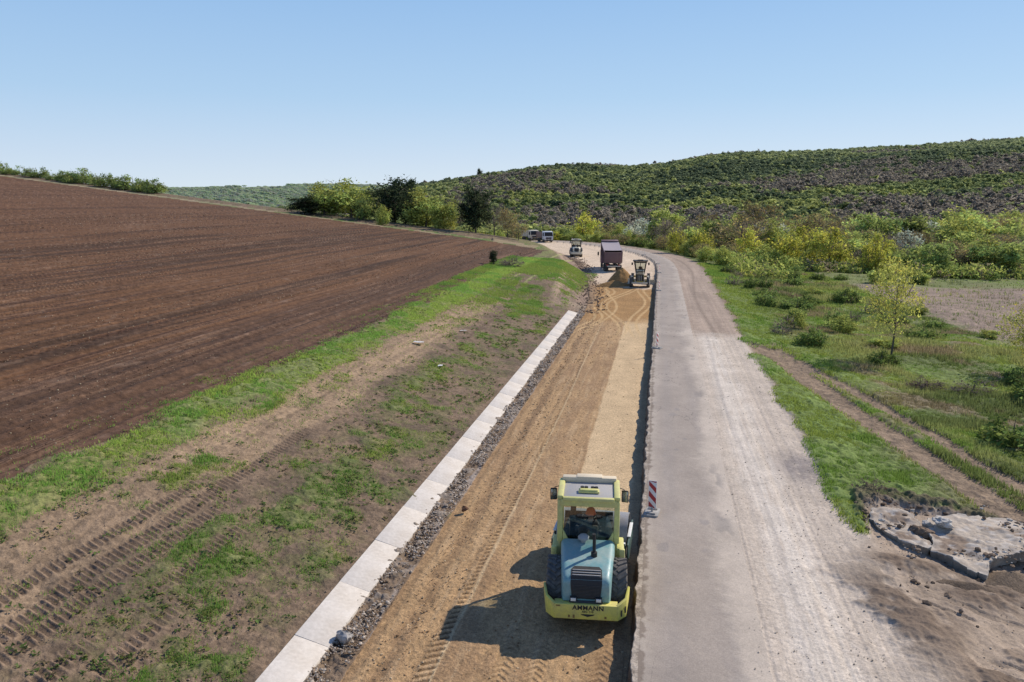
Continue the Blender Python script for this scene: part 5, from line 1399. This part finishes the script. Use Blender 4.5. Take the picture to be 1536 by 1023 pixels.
# --- motor grader from behind
def grader(loc, rz, label):
    t = thing('motor_grader', label, 'motor grader', loc, rz)
    YL = paint('grader_yellow', (.46, .34, .06), .5, .5, (.22, .17, .10)); PALE = paint('pale_steel', (.62, .56, .44), .55, .3, (.45, .38, .28))
    mb = MB(); mb.loft([rrect(1.0, .8, 1.72, .35, .12), rrect(1.08, .8, 1.80, .8, .14), rrect(1.10, .8, 1.86, 2.7, .14)]); hd = mb.build('hood', paint('grader_hood', (.05, .042, .022), .5, .4, (.2, .15, .09)), t)
    mb = MB(); mb.box((0, .335, 1.22), (.78, .03, .72), .01); gr = mb.build('grille', BLACK, hd)
    mb = MB()
    for k in range(3): mb.box((-.2+k*.2, .312, 1.22), (.05, .02, .70), .004)
    mb.build('bar', PALE, gr)
    mb = MB(); mb.box((0, .22, .62), (2.0, .16, .20), .02); mb.build('rear_bumper', PALE, t)
    mb = MB(); mb.box((0, 1.6, .72), (.8, 2.8, .3), .02); mb.tube([(0, 3.8, 1.35), (0, 5.6, 1.75), (0, 7.6, 1.2)], .17, 10); mb.box((0, 7.5, .80), (1.9, .25, .25), .03); mb.build('frame', YL, t)
    for sg in (-1, 1):
        mb = MB(); mb.box((sg*.78, 1.85, .68), (.22, 2.3, .42), .03); mb.build('tandem_case', YL, t)
        for yy in (1.1, 2.65): wheel(t, sg*1.08, yy, .66, .42, YL, sg)
        wheel(t, sg*1.06, 7.5, .62, .38, YL, sg)
    mb = MB(); z0, z1 = 1.55, 3.15
    for sg in (-1, 1):
        mb.prism([(sg*.52-.06, z0), (sg*.52+.06, z0), (sg*.78+.06, z1), (sg*.78-.06, z1)], 'y', 3.0, 3.12, .01)
        mb.prism([(sg*.50-.05, z0), (sg*.50+.05, z0), (sg*.72+.05, z1), (sg*.72-.05, z1)], 'y', 4.3, 4.4, .01)
    mb.box((0, 3.06, 2.12), (1.05, .08, .10), .01); mb.box((0, 3.06, z0+.15), (1.05, .08, .35), .01); mb.box((0, 3.06, 2.6), (.07, .07, 1.0), .01)
    mb.box((0, 3.06, z1-.12), (1.5, .08, .16), .01)
    cb = mb.build('cab_frame', BLACK, t)
    mb = MB(); mb.box((0, 3.7, z1+.05), (1.95, 1.75, .12), .04); mb.box((0, 3.5, z1+.15), (.7, .5, .12), .03); mb.build('roof', BLACK, t)
    mb = MB(); mb.box((0, 3.05, 1.98), (1.0, .14, .15), .02); mb.build('rear_sill', PALE, t)
    mb = MB(); mb.poly([(-.6, 3.10, 2.15), (.6, 3.10, 2.15), (.7, 3.10, 3.0), (-.7, 3.10, 3.0)], [(0, 1, 2, 3)]); mb.poly([(-.6, 4.36, 1.7), (.6, 4.36, 1.7), (.7, 4.36, 3.0), (-.7, 4.36, 3.0)], [(0, 1, 2, 3)]); mb.build('cab_glass', M_GLASS, t)
    mb = MB(); mb.box((0, 3.8, 1.9), (.5, .5, .3), .04); mb.box((0, 3.58, 2.2), (.46, .12, .5), .04); mb.build('seat', SEATM, t)
    for sg in (-1, 1):
        mb = MB(); mb.tube([(sg*.75, 4.3, 2.9), (sg*1.05, 4.2, 2.85)], .02, 6); mb.box((sg*1.08, 4.2, 2.75), (.2, .08, .34), .02); mb.build('mirror', BLACK, t)
    # blade, set across under the frame
    P = [(-.02, .04), (.10, .20), (.12, .40), (.02, .66), (-.02, .66), (.07, .40), (.05, .20), (-.06, .04)]
    mb = MB(); M = Matrix.Translation((.1, 5.2, 0)) @ Matrix.Rotation(R(-24), 4, 'Z')
    n = len(P); v = [(-1.95, a, b) for a, b in P]+[(1.95, a, b) for a, b in P]
    mb.poly(v, [tuple(range(n)), tuple(range(2*n-1, n-1, -1))]+[(i, (i+1) % n, n+(i+1) % n, n+i) for i in range(n)], 0, M)
    mb.build('blade', PALE, t)
    mb = MB(); mb.tube([(1.20, .35, .30), (1.26, .42, .95), (1.02, 1.0, 1.55)], .045, 6); mb.box((1.02, 1.5, 1.36), (.30, .9, .05), .01); mb.box((-1.02, 1.5, 1.36), (.30, .9, .05), .01); mb.build('fender', PALE, t)
    mb = MB(); mb.tube([(.28, 1.6, 1.8), (.28, 1.6, 2.4)], .05, 10); mb.build('exhaust_pipe', BLACK, t)
    return t
gx, gy = 16.15, 100.6
gd = grader((gx, gy, zat(gx, gy)), R(-10), 'dark motor grader with a flared glazed cab spreading soil, seen from behind')
gd.scale = (1.0, 1.0, 1.0)

# --- two lorries parked at the end of the works, facing the camera
def lorry(loc, rz, label, cabc, boxc, low):
    t = thing('lorry', label, 'lorry', loc, rz, None)
    mb = MB()
    for sg in (-1, 1): mb.box((sg*.42, -3.2, .85), (.1, 6.6, .25), .01)
    mb.box((0, -.02, .55), (2.3, .25, .35), .03); mb.build('chassis', DARKSTEEL, t)
    mb = MB(); mb.prism([(-1.85, .75), (.02, .75), (.06, 1.45), (-.22, 2.75), (-1.75, 2.85), (-1.85, 2.6)], 'x', -1.2, 1.2, .07); cb = mb.build('cab', cabc, t)
    mb = MB(); mb.poly([(-1.08, .062, 1.62), (1.08, .062, 1.62), (1.02, -.17, 2.58), (-1.02, -.17, 2.58)], [(0, 1, 2, 3)], 0); mb.build('windscreen', BLACK, cb)
    mb = MB(); mb.box((0, .075, 1.12), (1.5, .05, .42), .02); mb.build('grille', paint('blue_black', (.015, .02, .045), .5, .2), cb)
    for sg in (-1, 1):
        mb = MB(); mb.poly([(sg*1.208, -1.2, 1.62), (sg*1.208, -.2, 1.62), (sg*1.208, -.42, 2.45), (sg*1.208, -1.2, 2.45)], [(0, 1, 2, 3)]); mb.build('side_window', BLACK, cb)
        mb = MB(); mb.box((sg*.9, .11, .72), (.36, .05, .2), .02); mb.build('headlight', LAMPW, cb)
        mb = MB(); mb.tube([(sg*1.2, -.2, 2.5), (sg*1.45, -.1, 2.5), (sg*1.45, -.1, 1.7)], .02, 6); mb.box((sg*1.46, -.1, 2.1), (.22, .1, .5), .03); mb.build('mirror', BLACK, cb)
        for yy in (-1.0, -4.3, -5.6): wheel(t, sg*1.02, yy, .50, .32, DARKSTEEL, sg, False)
    mb = MB(); mb.box((0, .06, .92), (2.36, .06, .08), .02); mb.build('bumper_trim', cabc, t)
    z = 2.55 if not low else 2.75
    mb = MB(); mb.box((0, -4.4, 1.15), (2.5, 4.6, .1), .01)
    for sg in (-1, 1):
        mb.box((sg*1.23, -4.4, (1.1+z)/2), (.06, 4.6, z-1.1), .01)
        for k in range(5): mb.box((sg*1.28, -2.3-k*1.05, (1.1+z)/2), (.07, .10, z-1.15), .01)
    mb.box((0, -2.12, (1.1+z)/2+.1), (2.5, .06, z-.9), .01); mb.box((0, -6.68, (1.1+z)/2), (2.5, .06, z-1.1), .01)
    mb.build('cargo_body', boxc, t)
    return t
WHITE = paint('white_cab', (.66, .68, .72), .3, .25); ROSE = paint('brown_body', (.30, .20, .17), .6, .4)
for (x, y, a), lab, c1, c2 in (((9.3, 203.5, -165), 'white-cabbed lorry with a brown body facing the camera at the far end of the works', WHITE, ROSE),
                               ((6.0, 211.5, -158), 'cream lorry half hidden behind the white-cabbed one at the far end of the works', CREAM, CREAM)):
    lorry((x, y, zat(x, y)), R(a), lab, c1, c2, False)

# ------------------------------------------------------------------ ROADSIDE THINGS
WPANEL = paint('reflective_white', (.78, .77, .75), .4, .3, (.55, .48, .40)); RPANEL = paint('reflective_red', (.40, .025, .03), .45, .25, (.35, .2, .15))
def delineator(loc, rz, lab, group=None, h=1.0, w=.27):
    t = thing('delineator_board', lab, 'road delineator', loc, rz, group)
    z0 = .16
    mb = MB(); mb.box((0, 0, z0+h/2), (w, .022, h), .008); bd = mb.build('board', WPANEL, t)
    for sd in (-1, 1):
        y = sd*.0125
        for k in range(4):
            a = z0+.02+k*h/2.7-.20; hh = h/5.2; sl = w*1.0
            def cl(p): return (p[0], y, min(max(p[1], z0+.02), z0+h-.02))
            x0, x1 = -w/2+.012, w/2-.012
            pts = [(x0, a+sl), (x1, a), (x1, a+hh), (x0, a+hh+sl)]
            mb = MB(); 
            if a+hh+sl > z0+.03 and a < z0+h-.03:
                mb.poly([cl(p) for p in pts], [(0, 1, 2, 3)]); mb.build('stripe', RPANEL, bd)
            else: mb.bm.free()
    mb = MB(); mb.box((0, 0, z0/2+.04), (.06, .05, z0+.08), .005); mb.build('stem', GREYP, t)
    mb = MB(); mb.prism([(-.20, -.36), (.20, -.36), (.24, -.30), (.24, .30), (.20, .36), (-.20, .36), (-.24, .30), (-.24, -.30)], 'z', .0, .075, .012); mb.box((0, -.22, .10), (.30, .12, .05), .012); mb.box((0, .22, .10), (.30, .12, .05), .012)
    mb.build('foot', paint('pale_foot', (.42, .40, .37), .9, .6, (.12, .10, .09), sc=4), t)
    return t
for s_, t_, a, lab, g in ((25.9, .21, -8, 'red and white striped warning board on the asphalt edge beside the teal roller', None),
                          (56.8, .22, 62, 'red and white warning board standing half edge-on at the middle of the asphalt edge', None),
                          (94.0, .25, 68, 'red and white warning board on the asphalt edge beside the motor grader', None),
                          (117.5, .25, 72, 'thin warning board seen edge-on just beyond the motor grader', None),
                          (134.0, .3, 80, 'thin warning board seen edge-on at the start of the road bend', None),
                          (156.0, .3, 80, 'thin warning board seen edge-on right of the dump truck at the bend', None),
                          (186.0, .3, 60, 'small dark warning board on the bend behind the dump truck', None),
                          (203.0, .3, 40, 'farthest small warning board near the parked lorries', None)):
    x, y, rz = road_pt(s_, t_); delineator((x, y, zat(x, y)-.01), rz+R(a), lab, g)
# --- white cast slabs of the drainage channel
for i in range(22):
    s_ = 14.05+i*2.86; t0, t1 = -8.40, -7.52
    mb = MB(); L = 2.853; th_ = .10
    v = []
    for (t_, z_) in ((t0, .40), (t1, .15)):
        for k in (-L/2, L/2): v.append((t_+7.94, k, z_))
    v = [(a, b, c-th_) for a, b, c in v]+v
    mb.poly(v, [(0, 2, 3, 1), (4, 5, 7, 6), (0, 1, 5, 4), (2, 6, 7, 3), (0, 4, 6, 2), (1, 3, 7, 5)], .005)
    x, y, rz = road_pt(s_+1.42, -7.94)
    o = mb.build('channel_slab', M_CONC)
    o.location = (x, y, rnd.uniform(-.008, .008)); o.rotation_euler = (rnd.uniform(-.003, .003), rnd.uniform(-.012, .012), rz+rnd.uniform(-.004, .004))
    lab = 'white concrete channel slab in the long row between the grass bank and the roadbed'
    g = 'concrete channel slabs along the roadbed'
    if i == 21: lab, g = 'farthest white concrete slab where the channel ends below the bare cut slope', None
    tag(o, lab, 'concrete slab', g)
# --- soil heap tipped behind the truck, windrow in front of the blade
def heap(name, x, y, rx, ry, h, rz, col, lab, seed, n=60):
    V = []; F = []; m = 30
    for i in range(m+1):
        for j in range(n):
            k = i/m; a = 2*math.pi*j/n
            rr_ = k*(1+.22*float(fbm(math.cos(a)*1.3+seed, math.sin(a)*1.3, 3, seed))-.1)
            px_, py_ = rr_*rx*math.cos(a), rr_*ry*math.sin(a)
            c, s_ = math.cos(rz), math.sin(rz)
            hx, hy = px_*c-py_*s_, px_*s_+py_*c
            hh = h*((1-k)**1.0*.8+.2*(1-k*k))*(.82+.45*float(fbm(hx*1.1+seed, hy*1.1, 4, seed+5)))
            V.append((x+hx, y+hy, hh-.05*(k > .97)))
    for i in range(m):
        for j in range(n): F.append((i*n+j, i*n+(j+1) % n, (i+1)*n+(j+1) % n, (i+1)*n+j))
    V = np.array(V); V[:, 2] += terrain(V[:, 0], V[:, 1])-.03
    cc = np.array(col)*(.75+.5*fbm(V[:, 0]*2, V[:, 1]*2, 3, seed+2))[:, None]
    F = np.array(F)[:, ::-1]
    o = mesh_np(name, V, F, M_LANE, cc, smooth=True, domain='POINT'); tag(o, lab, 'soil heap'); return o
heap('soil_heap', 15.1, 109.0, 1.9, 2.4, 1.9, 0, (.29, .165, .065), 'tall heap of orange-brown soil tipped between the dump truck and the grader', 3)
heap('soil_windrow', 13.2, 103.0, 2.7, 1.0, .75, R(12), (.31, .18, .075), 'low ridge of soil pushed up left of the motor grader', 9)
# --- broken concrete slabs at the right
def broken_slab(name, pts, z, thick, tilt, lab, col, seed):
    rng = np.random.default_rng(seed)
    P = []
    for (ax, ay), (bx, by) in zip(pts, pts[1:]+pts[:1]):
        n = max(2, int(math.hypot(bx-ax, by-ay)/.10))
        for k in range(n):
            u = k/n; jj = .055*float(fbm(k*.5+seed, ax*3, 3, seed))-.027; P.append((ax+(bx-ax)*u+rng.normal()*.03+jj, ay+(by-ay)*u+rng.normal()*.03+jj))
    P = np.array(P); c = P.mean(0); m = len(P); rings = 30
    V = []; F = []
    for i in range(rings+1):
        k = i/rings
        for p in P: V.append((*(c+(p-c)*k), 0))
    V = np.array(V)
    d = V[:, :2]-c
    up = .10*(fbm(V[:, 0]*1.6+seed, V[:, 1]*1.6, 4, seed)-.5)*2+.13*(fbm(V[:, 0]*5, V[:, 1]*5, 4, seed+3)-.5)
    V[:, 2] = z+thick+up+d[:, 0]*tilt[0]+d[:, 1]*tilt[1]
    for i in range(rings):
        for j in range(m): F.append((i*m+j, (i+1)*m+j, (i+1)*m+(j+1) % m, i*m+(j+1) % m))
    last = rings*m; base = len(V)
    rows = [V[last:last+m].copy()]
    for q in (.08, .35, .7, 1.0):
        r_ = V[last:last+m].copy(); dd = (r_[:, :2]-c); dd /= np.linalg.norm(dd, axis=1)[:, None]
        r_[:, 2] -= thick*1.05*q; r_[:, :2] += dd*(.02*(q < .2)-.10*q)+rng.normal(size=(m, 2))*.015; rows.append(r_)
    for q in range(1, 5):
        V = np.vstack([V, rows[q]])
        a = last if q == 1 else base+(q-2)*m; b = base+(q-1)*m
        for j in range(m): F.append((a+j, b+j, b+(j+1) % m, a+(j+1) % m))
    n1 = fbm(V[:, 0]*1.3, V[:, 1]*1.3, 4, seed+7); n2 = fbm(V[:, 0]*3.5, V[:, 1]*3.5, 3, seed+8)
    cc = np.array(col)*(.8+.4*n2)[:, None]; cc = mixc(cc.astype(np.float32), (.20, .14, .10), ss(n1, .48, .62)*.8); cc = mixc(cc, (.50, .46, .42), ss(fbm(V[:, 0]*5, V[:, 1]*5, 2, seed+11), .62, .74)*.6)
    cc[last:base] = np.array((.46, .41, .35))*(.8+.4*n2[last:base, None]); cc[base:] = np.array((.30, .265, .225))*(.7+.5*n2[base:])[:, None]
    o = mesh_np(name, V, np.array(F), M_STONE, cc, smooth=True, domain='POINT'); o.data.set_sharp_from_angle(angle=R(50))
    tag(o, lab, 'concrete slab'); return o
broken_slab('concrete_slab', [(11.95, 24.55), (12.0, 25.3), (12.4, 25.95), (13.0, 26.1), (13.45, 25.5), (13.4, 24.7), (13.0, 24.0), (13.05, 23.3), (12.75, 22.85), (12.35, 23.3), (12.05, 23.9)], .20, .32, (.02, .03), 'rounded broken concrete slab covered in dirt beside the grass verge', (.43, .36, .29), 5)
broken_slab('concrete_slab', [(12.85, 22.9), (13.25, 23.6), (13.2, 24.3), (13.9, 25.1), (14.9, 25.35), (16.6, 25.2), (17.3, 24.0), (16.2, 22.9), (14.9, 22.6), (14.2, 22.2), (13.75, 21.5), (13.35, 21.65), (13.15, 22.3)], .14, .36, (.0, .045), 'larger angular broken concrete slab with a deep shadow under its near edge', (.43, .36, .29), 8)
def boulder(x, y, z, size, col, name, lab, cat, seed):
    bm = bmesh.new(); bmesh.ops.create_icosphere(bm, subdivisions=4, radius=1)
    rng = np.random.default_rng(seed); pl = rng.normal(size=(12, 3)); pl /= np.linalg.norm(pl, axis=1)[:, None]
    for v in bm.verts:
        c = np.array(v.co); 
        for p in pl:
            e = c@p-.66
            if e > 0: c = c-p*e*.9
        v.co = Vector(c*np.array(size))
    V = np.array([v.co[:] for v in bm.verts]); F = np.array([[q.index for q in f.verts] for f in bm.faces]); bm.free()
    V += (np.array([fbm(V[:, 0]*4+k, V[:, 1]*4+V[:, 2]*3, 3, seed+k) for k in range(3)]).T-.5)*np.array(size)*.45+(np.array([fbm(V[:, 0]*14+k, V[:, 1]*14+V[:, 2]*9, 3, seed+k+9) for k in range(3)]).T-.5)*np.array(size)*.40
    V += np.array((0, 0, 0)); cc = np.array(col)*(.75+.5*fbm(V[:, 0]*5, V[:, 1]*5+V[:, 2], 3, seed))[:, None]
    o = mesh_np(name, V, F, M_STONE, cc, smooth=True, domain='POINT'); o.data.set_sharp_from_angle(angle=R(28)); o.location = (x, y, z)
    tag(o, lab, cat); return o
boulder(13.95, 24.35, .74, (.40, .28, .20), (.50, .46, .41), 'concrete_chunk', 'whitish chunk of concrete lying on top of the broken slabs', 'concrete chunk', 3)
boulder(13.5, 24.5, .62, (.20, .16, .14), (.42, .39, .36), 'concrete_chunk', 'smaller pale chunk against the left side of the whitish one on the slabs', 'concrete chunk', 4)
boulder(13.1, 24.15, .50, (.42, .36, .20), (.17, .12, .085), 'soil_lump', 'dark brown lump of soil in the hollow between the two broken slabs', 'soil lump', 6)
heap('soil_heap', 14.6, 21.6, 1.3, .75, .40, .3, (.165, .12, .083), 'dark lumpy soil heap against the near right side of the angular concrete slab', 21)
heap('soil_heap', 13.0, 20.9, 1.3, .45, .26, -.25, (.13, .094, .066), 'low dark soil ridge in front of the broken concrete slabs', 23)
X_, Y_, _ = road_pt(17.35, -7.28); boulder(X_, Y_, .22, (.26, .22, .20), (.33, .31, .295), 'concrete_lump', 'grey lump of spilt concrete on the edge of the channel slabs near the bottom', 'concrete lump', 12)
X_, Y_, _ = road_pt(26.2, -6.35); boulder(X_, Y_, .16, (.13, .12, .14), (.16, .085, .05), 'earth_clod', 'reddish brown clod standing at the left edge of the roadbed', 'clod', 14)
for s_, t_, sc_, lab in ((50.0, -15.33, .34, 'white scrap of litter lying in the dirt track on the bank'), (56.8, -13.96, .24, 'smaller white scrap of litter farther along the bank'), (45.5, -12.6, .22, 'pale plastic scrap in the grass near the channel slabs')):
    X_, Y_, _ = road_pt(s_, t_)
    V = []; F = []; rng = np.random.default_rng(int(s_*10)); n = 9
    for i in range(n):
        for j in range(n):
            V.append(((i/(n-1)-.5)*sc_*2.2, (j/(n-1)-.5)*sc_*1.2, .05+.16*sc_*float(fbm(i*.55+s_, j*.55, 3, 5))*1.6))
    for i in range(n-1):
        for j in range(n-1):
            if (i+j) > 1 and (i+j) < 2*n-5: F.append((i*n+j, (i+1)*n+j, (i+1)*n+j+1, i*n+j+1))
    o = mesh_np('litter_scrap', np.array(V), np.array(F), M_STONE, np.tile(np.array((.62, .60, .57)), (len(V), 1)), smooth=True, domain='POINT')
    o.location = (X_, Y_, zat(X_, Y_)+.04); o.rotation_euler = (0, 0, s_); tag(o, lab, 'litter')
